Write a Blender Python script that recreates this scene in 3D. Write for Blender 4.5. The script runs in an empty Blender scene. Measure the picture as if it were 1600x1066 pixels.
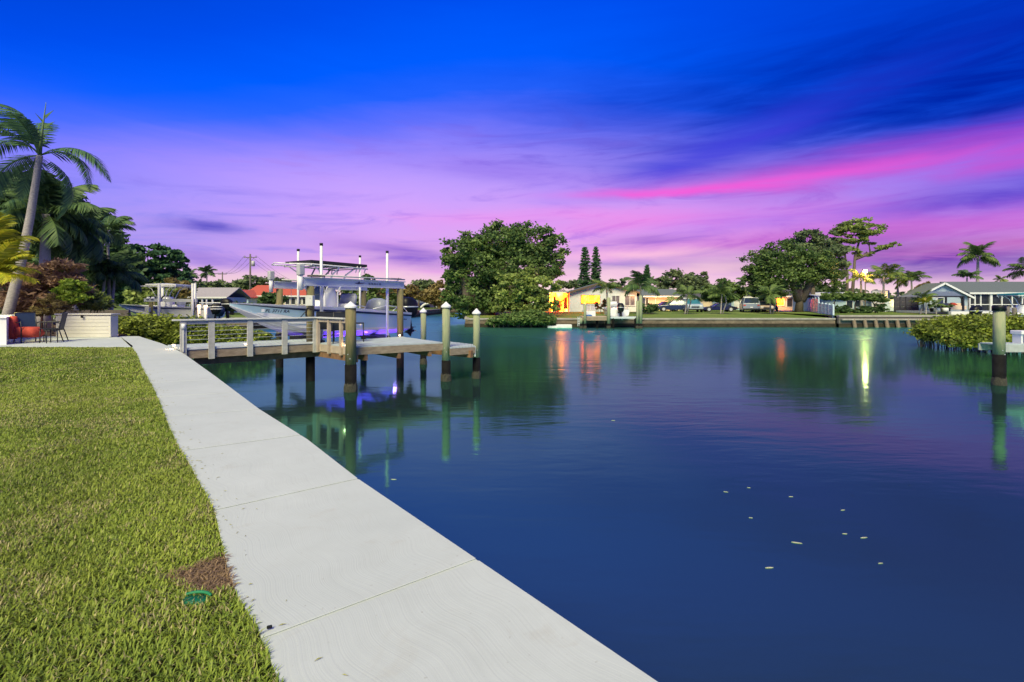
import bpy, math, random
import numpy as np
from mathutils import Vector, Matrix
random.seed(7); RNG = np.random.default_rng(7)
PI = math.pi; R = math.radians
S = bpy.context.scene; C = S.collection

# ------------------------------------------------------------------ camera
EYE = 1.3; F = 800.0; HY = 472.0          # eye height (m), focal length and horizon row of the 1600 px photograph
cd = bpy.data.cameras.new('camera'); cam = bpy.data.objects.new('camera', cd); C.objects.link(cam)
cam.location = (0, 0, EYE); cam.rotation_euler = (PI/2, 0, 0)
cd.sensor_width = 36; cd.lens = 18; cd.shift_y = -61/1600
cd.clip_start = .05; cd.clip_end = 3000
S.camera = cam
S.render.resolution_x = 1024; S.render.resolution_y = 682
S.view_settings.view_transform = 'Standard'; S.view_settings.look = 'None'
S.view_settings.exposure = 0.18; S.view_settings.gamma = 1
S.view_settings.use_curve_mapping = False

def lin(r, g, b):
    f = lambda c: (c/255/12.92) if c/255 <= .04045 else ((c/255+.055)/1.055)**2.4
    return (f(r), f(g), f(b), 1)

# ------------------------------------------------------------------ node helper
class NT:
    def __init__(s, nt): s.t = nt; s.n = nt.nodes; s.l = nt.links
    def node(s, typ, **kw):
        n = s.n.new(typ)
        for k, v in kw.items(): setattr(n, k, v)
        return n
    def put(s, sock, val):
        if isinstance(val, bpy.types.NodeSocket): s.l.new(val, sock)
        elif val is not None: sock.default_value = val
    def m(s, op, *a, clamp=False):
        n = s.node('ShaderNodeMath', operation=op, use_clamp=clamp)
        for i, v in enumerate(a): s.put(n.inputs[i], v)
        return n.outputs[0]
    def mix(s, fac, a, b, blend='MIX'):
        n = s.node('ShaderNodeMix', data_type='RGBA', blend_type=blend)
        s.put(n.inputs[0], fac); s.put(n.inputs[6], a); s.put(n.inputs[7], b)
        return n.outputs[2]
    def ramp(s, fac, stops, interp='LINEAR'):
        n = s.node('ShaderNodeValToRGB'); s.put(n.inputs[0], fac)
        e = n.color_ramp.elements; n.color_ramp.interpolation = interp
        while len(e) < len(stops): e.new(.5)
        for i, (p, c) in enumerate(stops):
            e[i].position = p; e[i].color = c if len(c) == 4 else (*c, 1)
        return n.outputs[0]
    def sep(s, v):
        n = s.node('ShaderNodeSeparateXYZ'); s.l.new(v, n.inputs[0]); return n.outputs
    def comb(s, x, y, z):
        n = s.node('ShaderNodeCombineXYZ')
        for i, v in enumerate((x, y, z)): s.put(n.inputs[i], v)
        return n.outputs[0]
    def noise(s, vec, scale, detail=3, rough=.5, dist=0, out=0):
        n = s.node('ShaderNodeTexNoise'); s.put(n.inputs['Vector'], vec)
        n.inputs['Scale'].default_value = scale; n.inputs['Detail'].default_value = detail
        n.inputs['Roughness'].default_value = rough; n.inputs['Distortion'].default_value = dist
        return n.outputs[out]
    def mapr(s, v, a, b, c, d, smooth=False):
        n = s.node('ShaderNodeMapRange'); n.interpolation_type = 'SMOOTHSTEP' if smooth else 'LINEAR'
        s.put(n.inputs[0], v)
        for i, k in enumerate((a, b, c, d)): n.inputs[i+1].default_value = k
        return n.outputs[0]

# ------------------------------------------------------------------ world: dusk sky with lit cloud streaks
W = bpy.data.worlds.new('World'); S.world = W; W.use_nodes = True
t = NT(W.node_tree); t.n.clear()
tc = t.node('ShaderNodeTexCoord').outputs['Generated']
x, y, z = t.sep(tc)
hyp = t.m('SQRT', t.m('ADD', t.m('MULTIPLY', x, x), t.m('MULTIPLY', y, y)))
az = t.m('ARCTAN2', x, y)
el = t.m('DIVIDE', z, t.m('MAXIMUM', hyp, .02))
el = t.m('MINIMUM', t.m('MAXIMUM', el, 0.0), 4.0)
cv = t.comb(t.m('MULTIPLY', x, 1.6), t.m('MULTIPLY', y, 1.6), t.m('MULTIPLY', z, 9.0))
n1 = t.m('SUBTRACT', t.noise(cv, 1.3, 5, .55, .6), .5)
cv2 = t.comb(t.m('ADD', t.m('MULTIPLY', x, 2.6), t.m('MULTIPLY', z, 5)), t.m('MULTIPLY', y, 2.6), t.m('MULTIPLY', z, 22.0))
n2 = t.m('SUBTRACT', t.noise(cv2, 1.2, 6, .6, .9), .5)
s_ = t.m('ADD', el, t.m('ADD', t.m('MULTIPLY', n1, .05), t.m('MULTIPLY', n2, .018)))
a_ = t.m('ADD', az, t.m('MULTIPLY', n1, .22))
fac = t.m('MULTIPLY', el, t.m('ADD', 1.0, t.m('MULTIPLY', t.m('MULTIPLY', x, x), 1.4)))
back = t.m('MULTIPLY', t.mapr(y, .1, -.9, 0, .35), 1.0)
e = t.m('ADD', t.m('ADD', fac, back), t.m('ADD', t.m('MULTIPLY', n1, .06), t.m('MULTIPLY', n2, .03)))
col = t.ramp(e, [(0, lin(245, 224, 205)), (.03, lin(240, 206, 214)), (.07, lin(228, 178, 218)), (.12, lin(216, 160, 228)),
                 (.18, lin(202, 156, 238)), (.24, lin(174, 146, 242)), (.30, lin(140, 128, 243)), (.35, lin(98, 112, 245)),
                 (.41, lin(36, 98, 248)), (.48, lin(0, 90, 246)), (.60, lin(0, 74, 226)), (.85, lin(0, 52, 180)), (1, lin(0, 44, 160))])
cv3 = t.comb(t.m('ADD', t.m('MULTIPLY', x, 4.5), t.m('MULTIPLY', z, -9)), t.m('MULTIPLY', y, 4.5), t.m('MULTIPLY', z, 30.0))
n3 = t.m('SUBTRACT', t.noise(cv3, 1.0, 8, .62, 1.4), .5)
dk = t.m('MULTIPLY', t.mapr(n3, .0, .22, 0, .55, True), t.m('MULTIPLY', t.mapr(fac, .40, .28, 0, 1, True), t.mapr(el, .02, .10, 0, 1, True)), clamp=True)
col = t.mix(dk, col, lin(122, 98, 218))
def ad(px, py):
    a = math.atan((px-800)/800); return a, (HY-py)/800*math.cos(a)
for px, py, sa, ss, tilt, c, k in [
    (520, 290, .36, .05, 0, (200, 160, 244), .5), (1400, 90, .6, .10, 0, (0, 52, 190), .5), (120, 330, .22, .07, 0, (104, 128, 236), .5), (230, 370, .30, .035, 0, (160, 146, 226), .5), (330, 436, .32, .014, 0, (230, 198, 206), .65),
    (1500, 120, .36, .10, 0, (0, 36, 160), .92), (1250, 180, .20, .030, .25, (6, 48, 190), .7),
    (1110, 240, .16, .026, .30, (70, 66, 214), .6), (800, 270, .14, .016, -.1, (122, 88, 214), .4),
    (860, 305, .05, .03, 0, (170, 140, 240), .5),
    (1350, 335, .22, .016, 0, (140, 105, 228), .55), (1350, 372, .30, .018, 0, (208, 96, 196), .65),
    (1330, 262, .24, .017, .02, (208, 84, 202), .68), (1530, 256, .2, .017, -.03, (204, 80, 200), .6), (1500, 218, .22, .014, 0, (120, 52, 190), .5),
    (1050, 299, .14, .006, .0, (240, 90, 208), .8), (1200, 285, .2, .008, .02, (232, 84, 205), .6),
    (1600, 300, .17, .022, .05, (44, 52, 190), .85), (1150, 335, .24, .022, 0, (206, 108, 214), .4), (1480, 350, .2, .020, 0, (186, 84, 200), .5), (1000, 345, .16, .016, .1, (236, 128, 218), .4),
    (740, 340, .12, .014, 0, (232, 140, 224), .3), (900, 335, .14, .012, 0, (238, 140, 224), .4), (1060, 415, .25, .010, 0, (250, 212, 206), .6),
    (310, 356, .05, .0085, 0, (86, 78, 190), .85), (330, 402, .07, .012, -.05, (140, 112, 205), .6),
    (640, 395, .09, .015, -.15, (120, 82, 196), .75), (1020, 375, .08, .009, .05, (156, 104, 200), .7),
    (980, 412, .11, .010, .02, (138, 110, 200), .7), (1010, 396, .11, .008, 0, (254, 200, 214), .55),
    (1430, 405, .18, .024, -.06, (84, 62, 168), .85), (1560, 390, .14, .010, 0, (205, 90, 175), .5)]:
    a0, s0 = ad(px, py)
    da = t.m('SUBTRACT', a_, a0)
    ds = t.m('SUBTRACT', t.m('SUBTRACT', s_, s0), t.m('MULTIPLY', da, tilt))
    q = t.m('ADD', t.m('POWER', t.m('DIVIDE', t.m('ABSOLUTE', da), sa), 2.0), t.m('POWER', t.m('DIVIDE', t.m('ABSOLUTE', ds), ss), 2.0))
    g = t.m('MULTIPLY', t.m('EXPONENT', t.m('MULTIPLY', q, -.7)), k)
    g = t.m('MULTIPLY', g, t.m('ADD', 1.0, t.m('ADD', t.m('MULTIPLY', n2, 1.2), t.m('MULTIPLY', n3, 1.1))), clamp=True)
    col = t.mix(g, col, lin(*c))
wisp = t.m('MULTIPLY', t.mapr(n2, .02, .25, 0, .4, True), t.mapr(fac, .28, .14, 0, 1, True), clamp=True)
col = t.mix(wisp, col, lin(226, 150, 226))
bg = t.node('ShaderNodeBackground'); t.l.new(col, bg.inputs[0]); bg.inputs[1].default_value = 1.0
t.l.new(bg.outputs[0], t.node('ShaderNodeOutputWorld').inputs[0])

sd = bpy.data.lights.new('sun', 'SUN'); sun = bpy.data.objects.new('sun', sd); C.objects.link(sun)
sd.energy = 5.0; sd.angle = R(32); sd.color = (1.0, .90, .52)
sun.rotation_euler = (R(42), R(-12), 0)       # high, from behind the camera and a little to the left

# ------------------------------------------------------------------ materials
MATS = {}
def mat(name, col, rough=.6, var=.12, scale=6, bump=0.0, metal=0, spec=.5, stretch=(1, 1, 1), col2=None, emis=None, trans=0, bscale=None, coat=0, det=4):
    if name in MATS: return MATS[name]
    m = bpy.data.materials.new(name); m.use_nodes = True
    t = NT(m.node_tree); t.n.clear()
    out = t.node('ShaderNodeOutputMaterial'); b = t.node('ShaderNodeBsdfPrincipled'); t.l.new(b.outputs[0], out.inputs[0])
    mp = t.node('ShaderNodeMapping'); mp.inputs['Scale'].default_value = stretch
    t.l.new(t.node('ShaderNodeTexCoord').outputs['Object'], mp.inputs[0]); v = mp.outputs[0]
    nz = t.noise(v, scale, det, .6)
    c2 = col2 if col2 else tuple(c*(1-var*2) for c in col)
    c1 = col if col2 else tuple(min(1, c*(1+var)) for c in col)
    cc = t.ramp(nz, [(.3, (*c2, 1)), (.7, (*c1, 1))])
    t.l.new(cc, b.inputs['Base Color'])
    b.inputs['Roughness'].default_value = rough; b.inputs['Metallic'].default_value = metal
    b.inputs['Specular IOR Level'].default_value = spec; b.inputs['Coat Weight'].default_value = coat
    if emis: b.inputs['Emission Color'].default_value = (*emis[:3], 1); b.inputs['Emission Strength'].default_value = emis[3]
    if trans: b.inputs['Transmission Weight'].default_value = trans
    if bump:
        bp = t.node('ShaderNodeBump'); bp.inputs['Strength'].default_value = bump; bp.inputs['Distance'].default_value = .02
        t.l.new(t.noise(v, bscale or scale*3, 5, .65), bp.inputs['Height']); t.l.new(bp.outputs[0], b.inputs['Normal'])
    MATS[name] = m; return m

def leafmat(name, gain=1.0, transl=.35, rough=.55):
    m = bpy.data.materials.new(name); m.use_nodes = True; t = NT(m.node_tree); t.n.clear()
    out = t.node('ShaderNodeOutputMaterial')
    at = t.node('ShaderNodeAttribute', attribute_name='tint')
    b = t.node('ShaderNodeBsdfPrincipled'); t.l.new(at.outputs['Color'], b.inputs['Base Color'])
    b.inputs['Roughness'].default_value = rough; b.inputs['Specular IOR Level'].default_value = .3
    tr = t.node('ShaderNodeBsdfTranslucent'); t.l.new(at.outputs['Color'], tr.inputs[0])
    mx = t.node('ShaderNodeMixShader'); mx.inputs[0].default_value = transl
    t.l.new(b.outputs[0], mx.inputs[1]); t.l.new(tr.outputs[0], mx.inputs[2]); t.l.new(mx.outputs[0], out.inputs[0])
    MATS[name] = m; return m

LEAF = leafmat('leaf'); GRASS = leafmat('grass_blade', transl=.3, rough=.5)
BARK = mat('bark', (.16, .13, .10), .9, .25, 8, .6)
PALMBARK = mat('palm_bark', (.42, .39, .36), .85, .2, 10, .5, stretch=(1, 1, 4))
WHITE = mat('white_paint', (.78, .79, .80), .35, .03, 2)
GEL = mat('white_gelcoat', (.80, .81, .82), .18, .02, 2, coat=.3)
ICE = mat('ice_blue_gelcoat', (.50, .72, .80), .16, .02, 1, coat=.5)
BOTTOM = mat('bottom_paint', (.62, .60, .62), .4, .05, 3)
NAVY = mat('navy_stripe', (.012, .03, .09), .3, .05, 4)
BLACK = mat('black_plastic', (.008, .009, .012), .45, .1, 6, spec=.3)
BLACKM = mat('black_metal', (.02, .021, .025), .45, .1, 8)
RUBBER = mat('rubber', (.02, .02, .02), .8, .1, 8)
ALU = mat('aluminium', (.62, .65, .68), .35, .08, 4, metal=.3)
PVC = mat('white_pvc', (.74, .75, .77), .4, .06, 5)
GREYBOX = mat('grey_plastic', (.46, .47, .48), .5, .08, 5)
DECK = mat('grey_deck_board', (.42, .49, .52), .7, .1, 4, .3, stretch=(1, 1, 1))
RAILW = mat('weathered_rail_wood', (.43, .43, .42), .75, .12, 5, .3, stretch=(1, 1, 1))
TANW = mat('tan_rail_wood', (.47, .38, .30), .75, .12, 5, .3)
FASC = mat('fascia_wood', (.33, .26, .20), .8, .0, 5, .4, stretch=(1, 1, 3), col2=(.20, .15, .11))
JOIST = mat('joist_wood', (.24, .13, .07), .8, .2, 5, .4)
PILEW = mat('treated_pile_wood', (.12, .125, .055), .85, .0, 3, .6, stretch=(5, 5, .8), col2=(.24, .19, .10))
PILEG = mat('green_pile_wood', (.22, .28, .17), .85, .0, 3, .6, stretch=(5, 5, .8), col2=(.36, .36, .22))
WRAP = mat('black_pile_wrap', (.010, .010, .012), .8, .3, 4, .3, spec=.12)
CANVAS = mat('black_canvas', (.012, .014, .022), .8, .1, 5)
GLASS = mat('dark_glass', (.03, .045, .06), .06, .1, 2, spec=.9)
TEALG = mat('teal_glass', (.04, .17, .22), .08, .1, 2, spec=.9)
CONC = mat('far_seawall_concrete', (.19, .145, .11), .9, .25, 1.3, .5, stretch=(1, 1, 2), bscale=5)
CAPC = mat('seawall_cap_concrete', (.38, .35, .33), .85, .15, 1.5, .3)
ALGAE = mat('algae_band', (.035, .028, .018), .9, .3, 3, .6)
SOIL = mat('soil', (.12, .075, .045), .95, .3, 12, .8)
HSWHITE = mat('stucco_white', (.66, .68, .70), .85, .06, 3, .2)
HSBLUE = mat('siding_blue', (.36, .46, .56), .75, .05, 3, .1, stretch=(1, 1, 8))
HSCREAM = mat('stucco_cream', (.62, .50, .38), .85, .06, 3, .2)
HSLB = mat('wall_light_blue', (.45, .62, .72), .8, .05, 3)
SHG = mat('grey_shingle', (.13, .16, .17), .9, .25, 14, .5, stretch=(1, 3, 3))
SHD = mat('dark_shingle', (.09, .09, .11), .9, .25, 14, .5)
SHR = mat('red_tile', (.50, .10, .055), .8, .2, 10, .5, stretch=(3, 1, 1))
TRIM = mat('trim_white', (.72, .74, .76), .5, .03, 3)
BROWNT = mat('trim_brown', (.12, .08, .06), .7, .1, 3)
SCREEN = mat('insect_screen', (.025, .03, .04), .5, .4, 2)
LAMP = mat('warm_lamp', (1, .8, .55), .4, 0, 1, emis=(1, .62, .30, 5))
FLOOD = mat('flood_lamp', (1, .9, .7), .4, 0, 1, emis=(1, .40, .14, 330))
PURP = mat('purple_lamp', (.6, .4, 1), .4, 0, 1, emis=(.7, .14, 1, 60))
RED = mat('red_fabric', (.55, .07, .04), .8, .15, 8)
TEAL = mat('teal_canvas', (.03, .25, .27), .7, .1, 4)
VINYL = mat('vinyl_fence', (.58, .70, .78), .5, .04, 2)
BOXP = mat('deck_box_resin', (.56, .55, .53), .6, .03, 3, .15)
BEAMM = mat('lift_beam_aluminium', (.60, .64, .68), .4, .05, 2, metal=.15)
GREEN = mat('green_plastic', (.01, .22, .09), .65, .1, 6)
OLDW = mat('weathered_grey_wood', (.16, .14, .13), .9, .25, 6, .6, stretch=(1, 1, 5))

def glow_mat(name, c1, c2, c3, strength, scale):
    m = bpy.data.materials.new(name); m.use_nodes = True; t = NT(m.node_tree); t.n.clear()
    v = t.node('ShaderNodeTexCoord').outputs['Object']
    c = t.ramp(t.noise(v, scale, 4, .6, .4), [(.36, (*c1, 1)), (.5, (*c2, 1)), (.66, (*c3, 1))])
    em = t.node('ShaderNodeEmission'); t.l.new(c, em.inputs[0]); em.inputs[1].default_value = strength
    t.l.new(em.outputs[0], t.node('ShaderNodeOutputMaterial').inputs[0]); MATS[name] = m; return m
GLOWR = glow_mat('lit_room', (.25, .006, .0005), (1.0, .08, .003), (1.1, .17, .012), 62, .9)
GLOWW = glow_mat('lit_window_blind', (.6, .018, .0007), (1.0, .036, .0015), (1.0, .10, .005), 56, 1.6)
GLOWY = glow_mat('lit_wall', (.35, .12, .02), (.9, .38, .08), (1.0, .62, .22), 1.2, .5)

# concrete walk: broom finish in long waves
def conc_mat():
    m = bpy.data.materials.new('broomed_concrete'); m.use_nodes = True; t = NT(m.node_tree); t.n.clear()
    out = t.node('ShaderNodeOutputMaterial'); b = t.node('ShaderNodeBsdfPrincipled'); t.l.new(b.outputs[0], out.inputs[0])
    o = t.node('ShaderNodeTexCoord').outputs['Object']
    mp = t.node('ShaderNodeMapping'); mp.inputs['Rotation'].default_value = (0, 0, R(-40)); t.l.new(o, mp.inputs[0])
    X, Y, Z = t.sep(mp.outputs[0])
    wob = t.m('MULTIPLY', t.m('SINE', t.m('ADD', t.m('MULTIPLY', Y, 13.0), t.m('MULTIPLY', t.noise(mp.outputs[0], .8, 1), 6.0))), .022)
    wob2 = t.m('MULTIPLY', t.noise(mp.outputs[0], 1.3, 2), .12)
    u = t.m('ADD', t.m('ADD', X, wob), wob2)
    line = t.noise(t.comb(t.m('MULTIPLY', u, 120.0), t.m('MULTIPLY', Y, .35), 0.0), 1.0, 2, .5)
    fine = t.noise(o, 160, 3, .7); big = t.noise(o, .7, 4, .6); mid = t.noise(o, 5, 5, .65)
    c = t.ramp(big, [(.3, (.44, .49, .50, 1)), (.7, (.51, .56, .565, 1))])
    c = t.mix(t.mapr(mid, .35, .75, 0, .22), c, (.35, .38, .37, 1))
    c = t.mix(t.mapr(line, .47, .64, 0, .09), c, (.53, .57, .56, 1))
    c = t.mix(t.mapr(line, .48, .36, 0, .08), c, (.31, .34, .34, 1))
    c = t.mix(t.mapr(t.noise(o, 2.1, 5, .7, 1.2), .55, .72, 0, .35, True), c, (.40, .405, .375, 1))
    c = t.mix(t.mapr(t.noise(o, 38, 2, .5), .70, .76, 0, .35), c, (.25, .24, .21, 1))
    c = t.mix(t.mapr(fine, .62, .75, 0, .35), c, (.27, .29, .28, 1))
    t.l.new(c, b.inputs['Base Color']); b.inputs['Roughness'].default_value = .85
    bp = t.node('ShaderNodeBump'); bp.inputs['Strength'].default_value = .25; bp.inputs['Distance'].default_value = .004
    t.l.new(t.m('ADD', line, t.m('MULTIPLY', fine, .4)), bp.inputs['Height']); t.l.new(bp.outputs[0], b.inputs['Normal'])
    MATS['conc'] = m; return m
WALK = conc_mat()

def lawn_mat(name, cols, scale=3):
    m = bpy.data.materials.new(name); m.use_nodes = True; t = NT(m.node_tree); t.n.clear()
    out = t.node('ShaderNodeOutputMaterial'); b = t.node('ShaderNodeBsdfPrincipled'); t.l.new(b.outputs[0], out.inputs[0])
    o = t.node('ShaderNodeTexCoord').outputs['Object']
    n = t.m('ADD', t.m('MULTIPLY', t.noise(o, .12*scale, 3), .5), t.m('MULTIPLY', t.noise(o, 6*scale, 5, .7), .5))
    t.l.new(t.ramp(n, [(.35, (*cols[0], 1)), (.5, (*cols[1], 1)), (.62, (*cols[2], 1))]), b.inputs['Base Color'])
    b.inputs['Roughness'].default_value = .9; b.inputs['Specular IOR Level'].default_value = .1
    bp = t.node('ShaderNodeBump'); bp.inputs['Distance'].default_value = .05; bp.inputs['Strength'].default_value = .7
    t.l.new(t.noise(o, 20*scale, 4, .7), bp.inputs['Height']); t.l.new(bp.outputs[0], b.inputs['Normal'])
    MATS[name] = m; return m
LAWN_N = lawn_mat('lawn_soil', ((.035, .045, .012), (.06, .075, .018), (.09, .09, .03)), 3)
LAWN_F = lawn_mat('far_lawn', ((.07, .12, .03), (.13, .20, .045), (.22, .26, .08)), 1)

def water_mat():
    m = bpy.data.materials.new('canal_water'); m.use_nodes = True; t = NT(m.node_tree); t.n.clear()
    out = t.node('ShaderNodeOutputMaterial')
    o = t.node('ShaderNodeTexCoord').outputs['Object']
    mp = t.node('ShaderNodeMapping'); mp.inputs['Scale'].default_value = (.55, 1.5, 1); t.l.new(o, mp.inputs[0])
    h = t.m('ADD', t.m('MULTIPLY', t.noise(mp.outputs[0], 1.1, 3, .5, .3), .7), t.m('MULTIPLY', t.noise(mp.outputs[0], 5, 3, .5), .12))
    patch = t.noise(o, .08, 2, .5)
    bp = t.node('ShaderNodeBump'); bp.inputs['Distance'].default_value = .05
    t.l.new(t.mapr(patch, .35, .65, .10, .42), bp.inputs['Strength']); t.l.new(h, bp.inputs['Height'])
    df = t.node('ShaderNodeBsdfDiffuse'); df.inputs[0].default_value = (.018, .034, .036, 1)
    gl = t.node('ShaderNodeBsdfGlossy'); gl.inputs['Color'].default_value = (.30, .90, .68, 1)
    far = t.mapr(t.sep(o)[1], 12, 40, 0, 1, True)
    t.l.new(t.m('ADD', t.mapr(patch, .35, .65, .07, .12), t.m('MULTIPLY', far, .19)), gl.inputs['Roughness'])
    fr = t.node('ShaderNodeFresnel'); fr.inputs[0].default_value = 2.7
    t.l.new(bp.outputs[0], gl.inputs['Normal']); t.l.new(bp.outputs[0], fr.inputs['Normal'])
    mx = t.node('ShaderNodeMixShader'); t.l.new(fr.outputs[0], mx.inputs[0]); t.l.new(df.outputs[0], mx.inputs[1]); t.l.new(gl.outputs[0], mx.inputs[2])
    t.l.new(mx.outputs[0], out.inputs[0]); return m
WATER = water_mat()

# ------------------------------------------------------------------ object helpers
ORI = {}
def tag(o, label=None, cat=None, group=None, kind=None):
    if label: o['label'] = label
    if cat: o['category'] = cat
    if group: o['group'] = group
    if kind: o['kind'] = kind
    return o
def thing(name, label, cat, loc=(0, 0, 0), rz=0, group=None, world=False):
    o = bpy.data.objects.new(name, None); C.objects.link(o); o.location = loc; o.rotation_euler = (0, 0, rz)
    o.empty_display_size = .2
    if world: ORI[o.name] = Vector(loc)
    return tag(o, label, cat, group)
def copy_tree(o, parent=None, label=None, loc=None, rz=None):
    c = o.copy(); C.objects.link(c)
    if parent: c.parent = parent
    if label: c['label'] = label
    if loc is not None: c.location = loc
    if rz is not None: c.rotation_euler = (0, 0, rz)
    for ch in list(o.children): copy_tree(ch, c)
    return c
def fast_mesh(name, V, Q, tint=None):
    me = bpy.data.meshes.new(name); V = np.asarray(V, np.float32); Q = np.asarray(Q, np.int32); k = Q.shape[1]
    me.vertices.add(len(V)); me.vertices.foreach_set('co', V.ravel())
    me.loops.add(Q.size); me.loops.foreach_set('vertex_index', Q.ravel())
    me.polygons.add(len(Q)); me.polygons.foreach_set('loop_start', np.arange(0, Q.size, k, dtype=np.int32))
    me.polygons.foreach_set('loop_total', np.full(len(Q), k, np.int32))
    if tint is not None:
        a = me.color_attributes.new('tint', 'FLOAT_COLOR', 'POINT')
        T = np.ones((len(V), 4), np.float32); T[:, :3] = tint; a.data.foreach_set('color', T.ravel())
    me.update(calc_edges=True); me.validate(); return me
def link(name, me, m, parent=None, smooth=False):
    o = bpy.data.objects.new(name, me); C.objects.link(o)
    if m: me.materials.append(m)
    if parent: o.parent = parent
    if smooth: me.polygons.foreach_set('use_smooth', np.ones(len(me.polygons), bool))
    return o

class M:
    def __init__(s): s.v = []; s.f = []
    def add(s, vs, fs):
        b = len(s.v); s.v += [tuple(v) for v in vs]; s.f += [tuple(b+i for i in f) for f in fs]; return s
    def box(s, cx, cy, cz, sx, sy, sz, rz=0):
        c, n = math.cos(rz), math.sin(rz); vs = []
        for dz in (-.5, .5):
            for dx, dy in ((-.5, -.5), (.5, -.5), (.5, .5), (-.5, .5)):
                X, Y = dx*sx, dy*sy; vs.append((cx+X*c-Y*n, cy+X*n+Y*c, cz+dz*sz))
        return s.add(vs, [(3, 2, 1, 0), (4, 5, 6, 7), (0, 1, 5, 4), (1, 2, 6, 5), (2, 3, 7, 6), (3, 0, 4, 7)])
    def beam(s, p0, p1, w, h):
        p0, p1 = Vector(p0), Vector(p1); d = (p1-p0).normalized()
        up = Vector((0, 0, 1)) if abs(d.z) < .95 else Vector((0, 1, 0))
        r = d.cross(up).normalized()*w/2; u = r.cross(d).normalized()*h/2; vs = []
        for p in (p0, p1): vs += [p-r-u, p+r-u, p+r+u, p-r+u]
        return s.add(vs, [(3, 2, 1, 0), (4, 5, 6, 7), (0, 1, 5, 4), (1, 2, 6, 5), (2, 3, 7, 6), (3, 0, 4, 7)])
    def tube(s, pts, rad, n=8):
        pts = [Vector(p) for p in pts]; k = len(pts)
        if not hasattr(rad, '__len__'): rad = [rad]*k
        vs = []; pr = None
        for i, p in enumerate(pts):
            d = (pts[min(i+1, k-1)]-pts[max(i-1, 0)]).normalized()
            if pr is None: pr = d.cross(Vector((0, 0, 1)) if abs(d.z) < .9 else Vector((1, 0, 0))).normalized()
            r = (pr-d*pr.dot(d)).normalized(); pr = r; u = d.cross(r)
            for j in range(n):
                a = 2*PI*j/n; vs.append(p+(r*math.cos(a)+u*math.sin(a))*rad[i])
        fs = [(i*n+j, i*n+(j+1) % n, (i+1)*n+(j+1) % n, (i+1)*n+j) for i in range(k-1) for j in range(n)]
        fs += [tuple(range(n-1, -1, -1)), tuple((k-1)*n+j for j in range(n))]
        return s.add(vs, fs)
    def prism(s, poly, z0, z1):
        n = len(poly); vs = [(p[0], p[1], z0) for p in poly]+[(p[0], p[1], z1) for p in poly]
        return s.add(vs, [tuple(range(n-1, -1, -1)), tuple(range(n, 2*n))]+[(i, (i+1) % n, n+(i+1) % n, n+i) for i in range(n)])
    def extr(s, poly, vec):
        n = len(poly); vec = Vector(vec); vs = [Vector(p) for p in poly]+[Vector(p)+vec for p in poly]
        return s.add(vs, [tuple(range(n-1, -1, -1)), tuple(range(n, 2*n))]+[(i, (i+1) % n, n+(i+1) % n, n+i) for i in range(n)])
    def loft(s, rings, n=16, e=3.0):       # rings: (z, cx, cy, halfx, halfy)
        vs = []
        for (zz, cx, cy, hx, hy) in rings:
            for j in range(n):
                a = 2*PI*j/n; c, d = math.cos(a), math.sin(a)
                vs.append((cx+hx*math.copysign(abs(c)**(2/e), c), cy+hy*math.copysign(abs(d)**(2/e), d), zz))
        k = len(rings)
        fs = [(i*n+j, i*n+(j+1) % n, (i+1)*n+(j+1) % n, (i+1)*n+j) for i in range(k-1) for j in range(n)]
        fs += [tuple(range(n-1, -1, -1)), tuple((k-1)*n+j for j in range(n))]
        return s.add(vs, fs)
    def build(s, name, m, parent=None, smooth=False, bevel=0):
        vs = s.v
        if parent is not None and parent.name in ORI:
            o0 = ORI[parent.name]; vs = [(v[0]-o0.x, v[1]-o0.y, v[2]-o0.z) for v in vs]
        me = bpy.data.meshes.new(name); me.from_pydata(vs, [], s.f)
        o = link(name, me, m, parent, smooth)
        if parent is not None and parent.name in ORI: ORI[o.name] = ORI[parent.name]
        if bevel:
            b = o.modifiers.new('bevel', 'BEVEL'); b.width = bevel; b.segments = 2; b.limit_method = 'ANGLE'
        return o
def part(name, m, parent, fn, *a, **k):
    return getattr(M(), fn)(*a).build(name, m, parent, **k)

def G(px, py, z=0.0):                      # ground point under a photograph pixel, at height z
    d = (EYE-z)*F/(py-HY); return ((px-800)/F*d, d)
def P(px, py, d):                          # point on the pixel's ray at depth d
    return ((px-800)/F*d, d, EYE-(py-HY)/F*d)

# ------------------------------------------------------------------ setting: water and land
WZ = -1.2
o = M().add([(-500, -40, WZ), (500, -40, WZ), (500, 700, WZ), (-500, 700, WZ)], [(0, 1, 2, 3)]).build('water', WATER); tag(o, kind='structure')

RE = [(4.6, -3.3)]+[G(*p) for p in ((1030, 1066), (745, 873), (560, 748), (480, 686), (405, 639), (339.5, 590), (292, 556), (277.5, 547.3), (255, 537.5), (217, 525.5))]
LE = [(3.65, -3.9)]+[G(*p) for p in ((437, 1066), (402, 980), (372, 932), (357, 895), (350, 862), (335, 797), (296, 725), (279, 699), (259, 654), (242, 612), (222, 575), (214, 554), (206, 543.5))]
PB = 19.1                                   # back of the patio
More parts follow.
